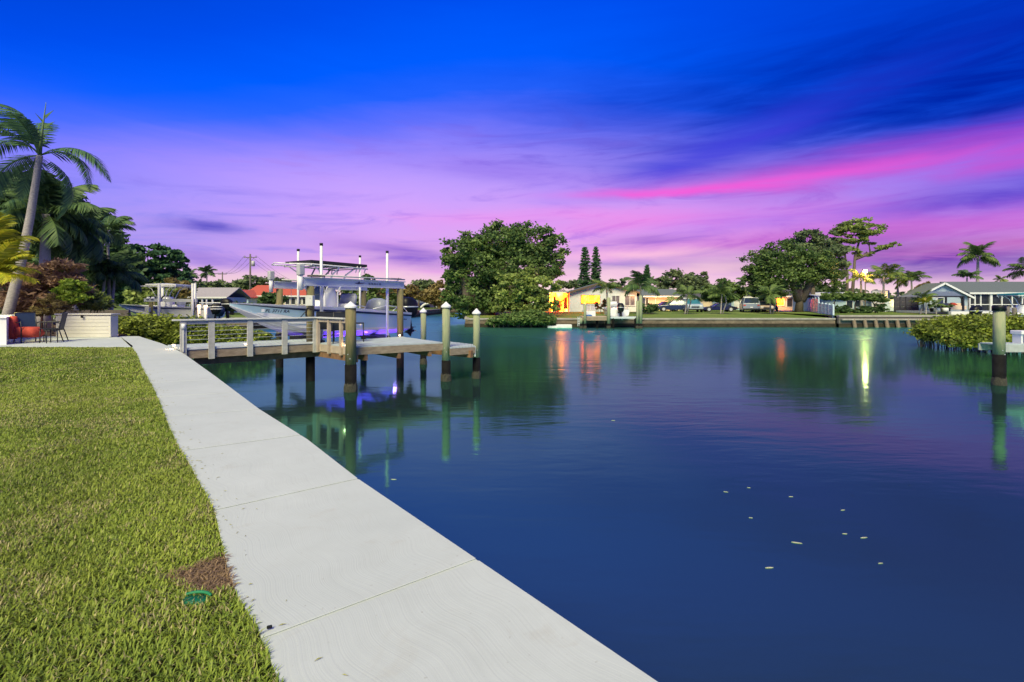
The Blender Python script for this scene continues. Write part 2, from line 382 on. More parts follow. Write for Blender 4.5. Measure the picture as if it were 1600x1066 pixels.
# ground under lawn, walk and patio, plus the planted bank on the left
near = [(4.5, -3.4)]+RE[1:]+[(-15.5, 21.5), (-19, 27), (-27, 33), (-90, 40), (-90, -20), (12, -20), (4.6, -3.4)]
o = M().prism(near[:-1], -3, -.10).build('ground', LAWN_N); tag(o, kind='structure')
lawn = [LE[0]]+LE[1:]+[(-18.2, 14.75), (-40, 14.75), (-40, -10), (6, -10)]
o = M().prism(lawn, -.095, -.012).build('lawn', LAWN_N); tag(o, kind='structure')
bed = [(-15.4, 19.4), (-15.5, 21.5), (-19, 27), (-27, 33), (-60, 36), (-60, 19.4)]
o = M().prism(bed, -.095, .02).build('planting_bed', SOIL); tag(o, kind='structure')
# seawall under the walk
sw = M()
for i in range(1, len(RE)-1):
    (a, b), (c, d) = RE[i], RE[i+1]; sw.extr([(a-.03, b, -.13), (c-.03, d, -.13), (c-.03, d, -2.5), (a-.03, b, -2.5)], (-.2, -.05, 0))
o = sw.build('seawall', CONC); tag(o, kind='structure')

# walk: one slab per bay between the tooled joints
def along(poly, q):
    L = [0]
    for i in range(len(poly)-1): L.append(L[-1]+math.dist(poly[i], poly[i+1]))
    d = q*L[-1]
    for i in range(len(poly)-1):
        if d <= L[i+1]+1e-9:
            k = (d-L[i])/(L[i+1]-L[i]); return (poly[i][0]+(poly[i+1][0]-poly[i][0])*k, poly[i][1]+(poly[i+1][1]-poly[i][1])*k)
    return poly[-1]
def sub(poly, q0, q1):
    L = [0]
    for i in range(len(poly)-1): L.append(L[-1]+math.dist(poly[i], poly[i+1]))
    T = L[-1]; pts = [along(poly, q0)]+[poly[i] for i in range(len(poly)) if q0*T+.02 < L[i] < q1*T-.02]+[along(poly, q1)]
    return pts
def qof(poly, pt):
    best = min(np.linspace(0, 1, 4001), key=lambda q: math.dist(along(poly, q), pt)); return float(best)
LEc = LE[:-1]+[G(206, 543.5)]
joints = [(G(418, 996), G(748, 873)), (G(335, 797), G(560, 748)), (G(292, 703), G(461, 681)), (G(265, 650), G(409, 639)),
          (G(249, 620), G(374, 613)), (G(236, 598), G(343, 592)), (G(226, 581), G(320, 575)), (G(219, 566), G(300, 561.5))]
ql = [0]+[qof(LEc, j[0]) for j in joints]+[1]; qr = [0]+[qof(RE, j[1]) for j in joints]
ql.insert(1, ql[1]*.62); qr.insert(1, qr[1]*.72)
walk = M().prism([(p[0], p[1]) for p in RE]+[(p[0], p[1]) for p in LEc[::-1]], -.09, -.0065).build('sidewalk', WALK); tag(walk, kind='structure')
gp = .0016
qr.append(1.0)
RT = RE
for i in range(len(ql)-1):
    a = sub(LEc, ql[i]+gp*.3, ql[i+1]-gp*.3); b = sub(RT, qr[i]+gp*.3, qr[i+1]-gp*.3)
    if i == len(ql)-2: a = sub(LEc, ql[i]+gp*.3, 1.0); b = sub(RT, qr[i]+gp*.3, 1.0)
    o = M().prism(b+a[::-1], -.006, 0).build('slab', WALK, walk, bevel=.003)
patio = M().prism([(-30, 14.79), (LEc[-1][0]-.15, 14.79), (-14.75, 19.45), (-30, 19.45)], -.09, -.012).build('patio', WALK); tag(patio, kind='structure')
xr = [-30, -22.6, -18.8, None]
for i in range(3):
    x0 = xr[i]+.01; 
    if xr[i+1] is not None: q = [(x0, 14.8), (xr[i+1]-.01, 14.8), (xr[i+1]-.01, 19.4), (x0, 19.4)]
    else: q = [(x0, 14.8), (LEc[-1][0]-.2, 14.8), (-15.0, 19.4), (x0, 19.4)]
    M().prism(q, -.0115, .003).build('slab', WALK, patio, bevel=.006)
# bit of walk that turns the corner behind the joint
M().prism([(LEc[-1][0]-.12, 14.8), LEc[-1], RE[-1], (-14.9, 19.45)], -.011, .001).build('slab', WALK, patio)

# far ground: one sheet to the horizon, with channel cut between the left bank and the far bank
def sheet(name, poly, zf, m, zb=-2.5):
    b = M(); n = len(poly); vs = [(p[0], p[1], zf(p)) for p in poly]
    b.add(vs, [tuple(range(n))]); o = b.build(name, m); tag(o, kind='structure'); return o
FB = 51.0
sheet('far_bank', [(-4.4, FB-.3), (32.2, FB), (32.2, 66), (-6, 66)], lambda p: -.32 if p[1] < 60 else 0, LAWN_F)
sheet('far_bank', [(32.2, FB), (120, FB), (120, 66), (32.2, 66)], lambda p: -.04 if p[1] < 60 else 0, LAWN_F)
sheet('far_ground', [(-6, 66), (120, 66), (900, 66), (900, 900), (-900, 900), (-900, 150), (-900, 118), (-10, 118)], lambda p: 0, LAWN_F)
sheet('left_bank', [(-90, 46), (-34, 46), (-24, 47), (-17, 70), (-14.5, 118), (-400, 118), (-400, 46)], lambda p: -.15, LAWN_F)
def wallrun(name, pts, ztop, label, capw=.35, m=CONC, capm=CAPC):
    th = thing(name, label, 'seawall', (pts[0][0], pts[0][1], WZ), world=True)
    for i in range(len(pts)-1):
        (a, b), (c, d) = pts[i], pts[i+1]
        M().beam((a, b, (ztop-.15+WZ-1)/2), (c, d, (ztop-.15+WZ-1)/2), .3, ztop-.15-WZ+1).build('wall_panel', m, th)
        M().beam((a, b, ztop-.075+.02), (c, d, ztop-.075+.02), capw+.1, .15).build('cap', capm, th)
        M().beam((a, b-.02, WZ+.08), (c, d-.02, WZ+.08), .42, .56).build('algae_band', ALGAE, th)
    return th
wallrun('far_seawall', [(-4.4, FB-.2), (8, FB-.1), (20, FB), (32.1, FB)], -.32, 'long brown concrete seawall in front of the far lawn, algae along the waterline')
wallrun('channel_seawall', [(-4.5, FB-.1), (-6, 70), (-8.5, 118)], -.3, 'seawall turning back into the side channel beside the big tree')
wallrun('left_seawall', [(-90, 46), (-34, 46), (-24, 47), (-17, 70), (-14.5, 118)], -.15, 'seawall below the left bank houses behind the boats')
wallrun('end_seawall', [(-14.5, 118), (-8.5, 118)], -.1, 'short distant seawall closing the end of the side channel')
# grey seawall on the right, with concrete batter piles
sr = wallrun('grey_seawall', [(32.25, FB-.3), (50, FB-.3), (75, FB-.3)], -.03, 'grey concrete seawall with a row of short buttress piles on the right', m=OLDW)
M().beam((32.4, FB-.65, -.42), (60, FB-.65, -.42), .3, .13).build('ledge', CAPC, sr)
pm = None
for i in range(18):
    xx = 33.6+i*1.06
    if pm is None:
        ob = M().tube([(xx, FB-.95, WZ-.3), (xx, FB-.62, -.36)], .17, 8).build('batter_pile', CONC, sr); pm = ob; x0 = xx
    else:
        ob = pm.copy(); C.objects.link(ob); ob.parent = sr; ob.location = (xx-x0, 0, 0)

# ------------------------------------------------------------------ near lawn blades (uncountable: stuff)
def inpoly(x, y, poly):
    n = len(poly); r = np.zeros(len(x), bool); j = n-1
    for i in range(n):
        xi, yi = poly[i]; xj, yj = poly[j]
        c = ((yi > y) != (yj > y)) & (x < (xj-xi)*(y-yi)/((yj-yi) if yj != yi else 1e-9)+xi); r ^= c; j = i
    return r
def vnoise(x, y, s, seed=0):
    r = np.random.default_rng(seed); g = r.random((64, 64)); X = (x*s) % 63; Y = (y*s) % 63
    i = X.astype(int); j = Y.astype(int); fx = X-i; fy = Y-j; fx = fx*fx*(3-2*fx); fy = fy*fy*(3-2*fy)
    return (g[i, j]*(1-fx)+g[i+1, j]*fx)*(1-fy)+(g[i, j+1]*(1-fx)+g[i+1, j+1]*fx)*fy
DP = (-1.40, 2.47)                         # bare patch by the valve box
def blades(n, z0, z1, ln, wd, dirt=False):
    lp = [LE[0]]+LE[1:]+[(-22, 14.75), (-22, -2), (1, -2)]
    y = RNG.uniform(z0, z1, n*3); x = RNG.uniform(-1.12*z1-1.2, 1.0, n*3)
    k = (x > -1.08*y-1.2) & inpoly(x, y, lp); x, y = x[k][:n], y[k][:n]
    dd = np.hypot((x-DP[0])/.20, (y-DP[1])/.15)+.35*(vnoise(x, y, 14, 5)-.5)
    k = dd > 1; 
    if dirt: k = (dd <= 1.12)
    x, y = x[k], y[k]; N = len(x)
    th = RNG.uniform(0, 2*PI, N); lean = RNG.uniform(.45, 1.4, N) if not dirt else RNG.uniform(1.0, 1.5, N)
    L = ln*RNG.uniform(.6, 1.25, N)*(.75+.5*vnoise(x, y, 3, 2)); w = wd*RNG.uniform(.7, 1.3, N)
    dx, dy = np.cos(th), np.sin(th); px, py = -dy, dx
    V = np.zeros((N, 5, 3)); b = np.stack([x, y, np.full(N, -.012)], 1); zb = (ln*.32*vnoise(x, y, 6, 3))
    if dirt: zb = zb*.2
    b[:, 2] += zb
    mid = b+np.stack([dx*L*.5*np.sin(lean*.7), dy*L*.5*np.sin(lean*.7), L*.5*np.cos(lean*.7)], 1)
    tip = mid+np.stack([dx*L*.5*np.sin(lean*1.25), dy*L*.5*np.sin(lean*1.25), L*.5*np.cos(lean*1.25)], 1)
    side = np.stack([px, py, np.zeros(N)], 1)*w[:, None]/2
    V[:, 0] = b-side; V[:, 1] = b+side; V[:, 2] = mid+side; V[:, 3] = mid-side; V[:, 4] = tip
    i = np.arange(N)[:, None]*5
    tri = np.concatenate([i+[0, 1, 2], i+[0, 2, 3], i+[3, 2, 4]], 0)
    q = vnoise(x, y, 1.1, 9)*.4+vnoise(x, y, 5, 11)*.3+vnoise(x, y, .45, 19)*.3; r = RNG.random(N)
    A = np.array([.15, .25, .03]); B = np.array([.43, .51, .08]); D = np.array([.55, .50, .24])
    f = np.clip(q*.7+r*.6-.15, 0, 1)[:, None]; T = A*(1-f)+B*f
    mow = .93+.14*np.clip(np.sin((x*.78+y*.62)*5.2)*2, -1, 1)*.5+.16*(vnoise(x, y, 1.7, 33)-.5); T = T*mow[:, None]
    dead = (RNG.random(N) < .08+.22*(vnoise(x, y, 2.2, 21) > .70)); T[dead] = D*RNG.uniform(.6, 1.1, (dead.sum(), 1))
    if dirt: T = np.array([.32, .225, .13])*RNG.uniform(.35, 1.5, (N, 1))
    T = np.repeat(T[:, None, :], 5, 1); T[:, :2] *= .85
    return V.reshape(-1, 3), tri, T.reshape(-1, 3)
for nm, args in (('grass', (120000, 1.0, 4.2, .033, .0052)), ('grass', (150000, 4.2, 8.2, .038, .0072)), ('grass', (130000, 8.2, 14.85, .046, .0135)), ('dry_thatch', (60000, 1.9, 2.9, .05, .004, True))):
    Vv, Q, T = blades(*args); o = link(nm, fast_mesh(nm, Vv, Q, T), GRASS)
    tag(o, {'grass': 'thick green lawn grass beside the concrete walk', 'dry_thatch': 'dry brown thatch in the bare patch beside the walk'}[nm], 'grass', kind='stuff')
cl_ = M(); rc_ = random.Random(5)
for k in range(230):
    q = rc_.random()**.6*.72; px_, py_ = along(LEc, .03+q); a = rc_.uniform(0, PI); l_ = rc_.uniform(.012, .035); ox = rc_.expovariate(14)+.004
    cl_.add([(px_+ox+.0, py_, .004), (px_+ox+math.cos(a)*l_, py_+math.sin(a)*l_, .006), (px_+ox+math.cos(a)*l_*.5-.003, py_+math.sin(a)*l_*.5+.003, .008)], [(0, 1, 2)])
o = cl_.build('grass_clippings', mat('dry_clipping', (.30, .30, .10), .9, .3, 20)); tag(o, 'loose dry grass clippings scattered along the walk edge', 'clippings', kind='stuff')
mm = M()
for k in range(14):
    a = 2*PI*k/14; mm.v.append((DP[0]+.2*math.cos(a)*random.uniform(.85, 1.1), DP[1]+.14*math.sin(a)*random.uniform(.85, 1.1), -.006))
mm.f.append(tuple(range(14))); o = mm.build('bare_soil', SOIL); tag(o, kind='structure')

# irrigation valve lid
vx, vy = G(305, 937); vb = thing('valve_box', 'round green plastic irrigation valve lid half buried in the grass', 'valve box', (vx, vy, 0), world=True)
rg = M()
rg.loft([(-.03, vx, vy, .055, .030), (.002, vx, vy, .058, .032), (.007, vx, vy, .052, .028)], 24, 2); rg.build('lid', mat('dark_green_plastic', (.0, .10, .05), .5, .2, 8), vb, True)
rim = M(); pts = [(vx+.066*math.cos(a), vy+.036*math.sin(a), .004+.009*math.sin(a)) for a in np.linspace(.5, PI*.8, 18)]
rim.tube(pts, .007, 6).build('rim', GREEN, vb, True)
dx_, dy_ = G(421, 984.5); o = M().box(dx_, dy_, .012, .02, .009, .012, .4).build('twig_piece', BLACK, bevel=.003); tag(o, 'small black fleck lying on the walk beside a joint', 'debris')
o = M().tube([(*G(378, 948), .03), (*G(389, 943), .028)], .0015, 5).build('grass_seed_stalk', BARK); tag(o, 'thin dry seed stalk leaning from the lawn over the walk', 'twig')

# ------------------------------------------------------------------ leaf clouds, trees, palms
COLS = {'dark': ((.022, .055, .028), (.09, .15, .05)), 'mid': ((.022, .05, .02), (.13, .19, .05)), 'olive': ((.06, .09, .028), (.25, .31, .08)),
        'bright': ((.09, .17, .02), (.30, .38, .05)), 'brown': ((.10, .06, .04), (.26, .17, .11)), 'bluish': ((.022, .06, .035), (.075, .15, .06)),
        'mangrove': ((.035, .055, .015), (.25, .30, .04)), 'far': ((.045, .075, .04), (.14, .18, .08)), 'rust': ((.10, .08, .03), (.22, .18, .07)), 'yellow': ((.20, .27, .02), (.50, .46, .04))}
GAIN = 1.7
CL = 60
def leafcloud(name, blobs, n, size, pal, parent=None, aspect=1.7, seed=0, spread=.22, clump=True, stray=.012):
    r = np.random.default_rng(seed+1); w = np.array([b[3]*b[4]*b[5] for b in blobs])**.67; w /= w.sum()
    A, B = [np.array(c)*GAIN for c in COLS[pal]]; Cc = []; TT = []
    for b, ww in zip(blobs, w):
        k = max(8, int(n*ww)); nc = max(6, k//CL)
        d = r.normal(size=(nc, 3)); d /= np.linalg.norm(d, axis=1)[:, None]
        rad = r.uniform(.60, 1.06, nc)[:, None]; d *= rad
        low = d[:, 2] < -.3; d[low, 2] *= .75
        cs = r.uniform(.10, spread, nc)
        which = r.integers(0, nc, k); off = r.normal(size=(k, 3)); off[:, 2] *= .7
        p = d[which]+off*cs[which][:, None]
        if stray:
            s_ = r.random(k) < stray; p[s_] += r.normal(size=(s_.sum(), 3))*.07
        Cc.append(p*np.array(b[3:6])+np.array(b[:3]))
        cl = r.random(nc)[which]*.6+r.random(k)*.4; TT.append(A*(1-cl[:, None])+B*cl[:, None])
    Cc = np.concatenate(Cc); TT = np.concatenate(TT); N = len(Cc)
    u = r.normal(size=(N, 3)); u[:, 2] *= .6; u /= np.linalg.norm(u, axis=1)[:, None]
    v = r.normal(size=(N, 3)); v -= u*(u*v).sum(1)[:, None]; v /= np.linalg.norm(v, axis=1)[:, None]
    sz = size*r.uniform(.6, 1.35, N)[:, None]; u *= sz*aspect/2; v *= sz/2
    V = np.stack([Cc-u, Cc-v*.9+u*.1, Cc+u, Cc+v*.9+u*.1], 1)
    if parent is not None and parent.name in ORI: V -= np.array(ORI[parent.name])
    Q = np.arange(N*4).reshape(N, 4)
    me = fast_mesh(name, V.reshape(-1, 3), Q, np.repeat(TT[:, None, :], 4, 1).reshape(-1, 3))
    return link(name, me, LEAF, parent)
def blob(px, py, rx, ry, d, deep=.8, dd=0):
    x, y, z = P(px, py, d); return (x, y+dd, z, rx/F*d, rx/F*d*deep, ry/F*d)
def tree(label, base, d, blobs, pal, n, size, cat='tree', name='tree', trunks=None, r0=.3, gz=0.0, group=None, seed=0, spread=.22, limb=True, aspect=1.7, bark=None):
    bx, by = (base-800)/F*d, d
    th = thing(name, label, cat, (bx, by, gz), group=group, world=True)
    rr = random.Random(seed); B = [blob(b[0], b[1], b[2], b[3], d, b[4] if len(b) > 4 else .8, b[5] if len(b) > 5 else 0) for b in blobs]
    top = sum(b[2] for b in B)/len(B); fork = Vector((bx, by, gz+(min(b[2] for b in B)-gz)*.55))
    if not trunks: M().tube([(bx, by, gz-.1), (bx+rr.uniform(-.1, .1), by, (gz+fork.z)/2), fork], [r0*1.25, r0, r0*.8], 8).build('trunk', bark or BARK, th, True)
    else:
        for tk in trunks: M().tube([P(px, py, d) for px, py in tk], [r0*(1-.5*i/(len(tk)-1)) for i in range(len(tk))], 8).build('trunk', bark or BARK, th, True)
    if limb:
        b_ = M()
        for bb in B:
            s = fork if not trunks else Vector(min((P(px, py, d) for tk in trunks for px, py in tk), key=lambda q: (Vector(q)-Vector(bb[:3])).length))
            e = Vector(bb[:3]); mid = s.lerp(e, .5)+Vector((rr.uniform(-.3, .3), rr.uniform(-.3, .3), rr.uniform(0, .4)))
            b_.tube([s, mid, e], [r0*.5, r0*.3, r0*.1], 6)
            for _ in range(3):
                e2 = e+Vector((rr.uniform(-.7, .7)*bb[3], rr.uniform(-.7, .7)*bb[4], rr.uniform(-.2, .8)*bb[5])); b_.tube([mid, mid.lerp(e2, .6), e2], [r0*.22, r0*.13, r0*.05], 5)
        tag(b_.build('limbs', bark or BARK, th, True), kind='stuff')
    leafcloud('crown', B, n, size, pal, th, seed=seed, spread=spread, aspect=aspect)
    return th

FR = {}
def frond(kind, L, droop, rise, ll, nl, pal, seed, lw=.05, hang=.5, colr=None):
    r = np.random.default_rng(seed); V = []; Q = []; T = []; A, B = [np.array(c)*(1.0 if pal == 'yellow' else 1.6) for c in COLS[pal]]
    s = np.linspace(0, 1, 14); cx = L*(s-.12*s**3*droop*2); cz = L*(rise*s-droop*s**2.1)
    def at(q): return np.array([np.interp(q, s, cx), 0, np.interp(q, s, cz)])
    for i in range(13):
        p, q = at(s[i]), at(s[i+1]); w = .035*(1-s[i]*.8)*L/2.5; b = len(V)
        V += [p+[0, -w, 0], p+[0, w, 0], q+[0, w*.9, 0], q+[0, -w*.9, 0]]; Q.append([b, b+1, b+2, b+3]); T += [B*.9]*4
    for i in range(nl):
        q = .12+.88*(i+.5)/nl; p = at(q); tg = at(min(1, q+.03))-at(q-.03); tg /= np.linalg.norm(tg)
        l = ll*(math.sin(PI*min(1, q*.92+.1))**.6)*r.uniform(.85, 1.1)
        for sd_ in (-1, 1):
            d = np.array([0, sd_, 0])*math.cos(.6*q)+tg*(.45+.5*q)+np.array([0, 0, -hang*r.uniform(.6, 1.4)]); d /= np.linalg.norm(d)
            m_ = p+d*l*.5; e_ = p+d*l+np.array([0, 0, -l*.22*hang*2]); w = tg*lw*.5
            b = len(V); V += [p-w*.6, p+w*.6, m_+w, m_-w, e_]
            Q.append([b, b+1, b+2, b+3]); Q.append([b+3, b+2, b+4, b+4]); f = r.random(); c = A*(1-f)+B*f; T += [c]*5
    V = np.array(V); T = np.array(T); me = bpy.data.meshes.new('frond')
    me.from_pydata([tuple(v) for v in V], [], [tuple(dict.fromkeys(q)) for q in Q]); a = me.color_attributes.new('tint', 'FLOAT_COLOR', 'POINT')
    TT = np.ones((len(V), 4), np.float32); TT[:, :3] = T; a.data.foreach_set('color', TT.ravel()); me.materials.append(LEAF); return me
def fronds(key, **k):
    if key not in FR: FR[key] = [frond(key, seed=i, **{kk: (vv*(.9+.1*i) if kk == 'droop' else vv) for kk, vv in k.items()}) for i in range(3)]
    return FR[key]
fronds('coco', L=2.4, droop=.62, rise=.5, ll=.75, nl=22, pal='mid', lw=.10, hang=.55)
fronds('dusk', L=2.4, droop=.60, rise=.5, ll=.8, nl=24, pal='dark', lw=.11, hang=.6)
fronds('big', L=2.9, droop=.92, rise=.60, ll=.62, nl=46, pal='bluish', lw=.06, hang=.35)
fronds('gold', L=2.0, droop=.5, rise=.6, ll=.7, nl=30, pal='yellow', lw=.07, hang=.3)
fronds('olive', L=2.2, droop=.6, rise=.5, ll=.8, nl=22, pal='olive', lw=.11, hang=.55)
def palm(label, crown, d, base, gz, kind='coco', nf=14, sc=1.0, r=.13, group=None, cat='palm', spread=(-.35, 1.1), seed=0, extra=None, bend=0, angs=None, name='palm_tree'):
    rr = random.Random(seed); c = Vector(P(crown[0], crown[1], d)); bx = (base-800)/F*d
    th = thing(name, label, cat, (bx, d, gz), group=group, world=True)
    b = Vector((bx, d, gz-.1)); pts = []
    for i in range(7):
        q = i/6; p = b.lerp(c, q); p.x += bend*math.sin(PI*q); pts.append(p)
    M().tube(pts, [r*(1.3-.62*i/6) for i in range(7)], 10).build('trunk', PALMBARK, th, True)
    A = angs or [(2*PI*i/nf+rr.uniform(-.2, .2), rr.uniform(*spread)) for i in range(nf)]
    for i, (a, tl) in enumerate(A):
        o = bpy.data.objects.new('frond', FR[kind][i % 3]); C.objects.link(o); o.parent = th
        o.location = c-Vector((bx, d, gz)); s_ = sc*rr.uniform(.85, 1.1); o.scale = (s_, s_, s_)
        o.rotation_mode = 'XYZ'; o.rotation_euler = (rr.uniform(-.3, .3), -tl, a)
    return th

# ------------------------------------------------------------------ dock
DZ = .03
def D(px, py, z=DZ): return G(px, py, z)
A_, Bq, Cq, Dq = D(497, 535.7), D(627, 526), D(692, 535), D(549, 541.7)
W0n, W0f = D(283, 546.5), D(262, 539)
W1n, W1f = A_, D(490, 529.2)
def boards(th, a0, a1, b0, b1, n, z=DZ, thk=.035, m=DECK, gap=.008):
    a0, a1, b0, b1 = [Vector((*p, 0)) for p in (a0, a1, b0, b1)]
    for i in range(n):
        q0, q1 = i/n, (i+1)/n-gap/max(.1, (a1-a0).length)
        poly = [a0.lerp(a1, q0), b0.lerp(b1, q0), b0.lerp(b1, q1), a0.lerp(a1, q1)]
        M().prism([(p.x, p.y) for p in poly], z-thk, z+.002*(i % 2)).build('deck_board', m, th)
def fascia(th, p, q, z, h, m=FASC, t_=.045, nm='fascia_board'):
    M().beam((p[0], p[1], z-h/2), (q[0], q[1], z-h/2), t_, h).build(nm, m, th)
wk = thing('walkway', 'grey wooden walkway with cable railing from the seawall out to the dock', 'walkway', (*W0n, 0), world=True)
boards(wk, W0n, W1n, W0f, W1f, 30)
M().beam((*W0n, DZ+.015), (*W1n, DZ+.015), .09, .05).build('edge_board', mat('pale_edge_board', (.62, .64, .66), .6, .08, 4), wk)
fascia(wk, W0n, W1n, DZ-.04, .21); fascia(wk, W0f, W1f, DZ-.04, .2)
M().beam((W0n[0]+.1, W0n[1]+.4, -.32), (W1n[0]+.1, W1n[1]+.4, -.32), .1, .2).build('joist', JOIST, wk)
pl = thing('dock_platform', 'grey dock platform between the boat lift and the green pilings', 'dock', (*Dq, 0), world=True)
boards(pl, A_, Bq, Dq, Cq, 24)
fascia(pl, Dq, Cq, DZ-.037, .21); fascia(pl, A_, Dq, DZ-.037, .21, TANW); fascia(pl, Bq, Cq, DZ-.037, .2); fascia(pl, A_, Bq, DZ-.037, .2)
for q in (.15, .5, .85):
    a = Vector((*A_, 0)).lerp(Vector((*Bq, 0)), q); b = Vector((*Dq, 0)).lerp(Vector((*Cq, 0)), q); fascia(pl, a, b, -.19, .2, JOIST, .09, 'joist')
fascia(pl, (A_[0]-.2, A_[1]+.25), (Dq[0]+.2, Dq[1]-.15), -.20, .2, JOIST, .08, 'beam')
fascia(pl, (Bq[0]-.2, Bq[1]-.1), (Cq[0]+.9, Cq[1]+.2), -.25, .22, JOIST, .12, 'beam')
Ln, Lf, Rn, Rf = G(703, 543.3, -.12), G(698, 533.5, -.12), G(742, 540.8, -.12), G(743, 538.3, -.12)
lp = thing('lower_dock_step', 'small lower dock step between the two right hand pilings', 'dock step', (*Ln, -.12), world=True)
boards(lp, Ln, Rn, Lf, Rf, 8, -.12); fascia(lp, Ln, Rn, -.16, .2); fascia(lp, Rn, Rf, -.16, .3, TRIM)
fascia(lp, Lf, Rf, -.18, .22, JOIST)

# railing of the walkway
rl = thing('cable_railing', 'grey post and steel cable railing along the near side of the walkway', 'railing', (*W0n, DZ), world=True)
def on(p, q, px):                           # point of the line p-q seen at column px
    k = (px-800)/F; t_ = (k*p[1]-p[0])/((q[0]-p[0])-k*(q[1]-p[1])); return (p[0]+(q[0]-p[0])*t_, p[1]+(q[1]-p[1])*t_)
RH = .80; dirw = Vector((W1n[0]-W0n[0], W1n[1]-W0n[1], 0)).normalized(); aw = math.atan2(dirw.y, dirw.x); nw = Vector((dirw.y, -dirw.x, 0))
posts = []
for px in (286, 330, 390, 444, 492):
    p = Vector((*on(W0n, W1n, px), 0))+nw*.05; posts.append(p)
    M().box(p.x, p.y, (RH-.26)/2+.0, .15, .09, RH+.26, aw).build('post', RAILW, rl, bevel=.006)
p0, p1 = posts[0]-dirw*.25, posts[-1]+dirw*.1
M().beam((p0.x, p0.y, RH+.02), (p1.x, p1.y, RH+.02), .17, .04).build('top_rail', mat('pale_top_rail', (.60, .61, .60), .65, .08, 4), rl, bevel=.005)
for i in range(4):
    a, b = posts[i]+dirw*.076, posts[i+1]-dirw*.076
    M().beam((a.x, a.y, RH-.055), (b.x, b.y, RH-.055), .04, .09).build('sub_rail', RAILW, rl)
for k in range(5):
    zz = .17+k*.115; M().tube([(posts[0].x, posts[0].y, zz), (posts[-1].x, posts[-1].y, zz)], .006, 6).build('cable', ALU, rl)
M().tube([(posts[0].x+nw.x*.05, posts[0].y+nw.y*.05, -.02), (posts[0].x+nw.x*.05, posts[0].y+nw.y*.05, .6)], .025, 8).build('conduit', GREYBOX, rl)
M().loft([(.58, posts[0].x+nw.x*.05, posts[0].y+nw.y*.05, .05, .05), (.72, posts[0].x+nw.x*.05, posts[0].y+nw.y*.05, .05, .05)], 12, 2).build('junction_box', TRIM, rl, True)
sr_ = thing('side_railing', 'short tan wooden railing where the walkway meets the platform', 'railing', (*A_, DZ), world=True)
Eq = on(A_, Dq, 546); sd = Vector((Eq[0]-A_[0], Eq[1]-A_[1], 0)).normalized(); ns = Vector((sd.y, -sd.x, 0))*-1; as_ = math.atan2(sd.y, sd.x); sp = []
ns = Vector((-sd.y, sd.x, 0)) if (-sd.y*-1+sd.x*0) > 0 and False else Vector((sd.y, -sd.x, 0))
for px in (499.5, 516.5, 535.5):
    p = Vector((*on(A_, Dq, px), 0))+ns*.05; sp.append(p)
    M().box(p.x, p.y, (RH-.25)/2, .09, .09, RH+.25, as_).build('post', TANW, sr_, bevel=.005)
p = Vector((*on(A_, Dq, 544), 0)); M().box(p.x+.02, p.y+.1, RH/2-.06, .15, .1, RH+.08, as_).build('post', RAILW, sr_, bevel=.005)
a, b = sp[0]-sd*.1, sp[-1]+sd*.25
M().beam((a.x, a.y, RH+.02), (b.x, b.y, RH+.02), .16, .04).build('top_rail', mat('pale_top_rail', (.6, .6, .6)), sr_)
M().beam((a.x, a.y, RH-.06), (b.x, b.y, RH-.06), .04, .10).build('sub_rail', TANW, sr_)

# dock pilings with conical caps
def piling(px, d, topy, r, label, wood=PILEW, cap=True, wrap=-.45, group='capped pilings standing around the dock', capm=WHITE):
    xx = (px-800)/F*d; zt = EYE-(topy-HY)/F*d
    th = thing('piling', label, 'piling', (xx, d, WZ), group=group, world=True)
    ch = .17 if cap else 0
    M().tube([(xx, d, wrap-.02), (xx+.005, d, (zt+wrap)/2), (xx, d, zt-ch)], [r, r*.99, r*.97], 16).build('wood_post', wood, th, True)
    M().tube([(xx, d, WZ-1.5), (xx, d, wrap)], [r+.012, r+.012], 16).build('wrap', WRAP, th, True)
    bb_ = M(); rb_ = random.Random(int(px))
    bb_.tube([(xx, d, WZ-.12), (xx, d, WZ+.05), (xx, d, WZ+.16), (xx, d, WZ+.24)], [r+.03, r+.035, r+.028, r+.013], 22)
    bb_.v = [(v[0]+rb_.uniform(-.012, .012), v[1]+rb_.uniform(-.012, .012), v[2]+rb_.uniform(-.03, .03)) for v in bb_.v]; bb_.build('barnacle_band', mat('barnacles', (.085, .075, .06), .95, .0, 30, .9, col2=(.02, .02, .017)), th)
    for k_ in (-1, 1): M().tube([(xx+k_*.03, d-r-.012, .0-.12*(k_ > 0)-.15), (xx+k_*.03, d-r+.02, .0-.12*(k_ > 0)-.15)], .014, 6).build('bolt', ALU, th)
    if cap:
        M().loft([(zt-ch-.015, xx, d, r+.03, r+.03), (zt-ch+.03, xx, d, r+.03, r+.03), (zt, xx, d, .006, .006)], 18, 2).build('cap', capm, th)
    return th
piling(548, 14.3, 471, .148, 'thick brown green piling with white cone cap at the near platform corner')
piling(697, 16.2, 471.5, .130, 'tall green piling with white cone cap between platform and lower step', PILEG, wrap=-.55)
piling(744.5, 16.8, 482, .115, 'rightmost capped green piling at the end of the lower step', PILEG, wrap=-.52)
piling(661.5, 20.6, 481, .115, 'shorter green capped piling behind the platform', PILEG, wrap=-.5)

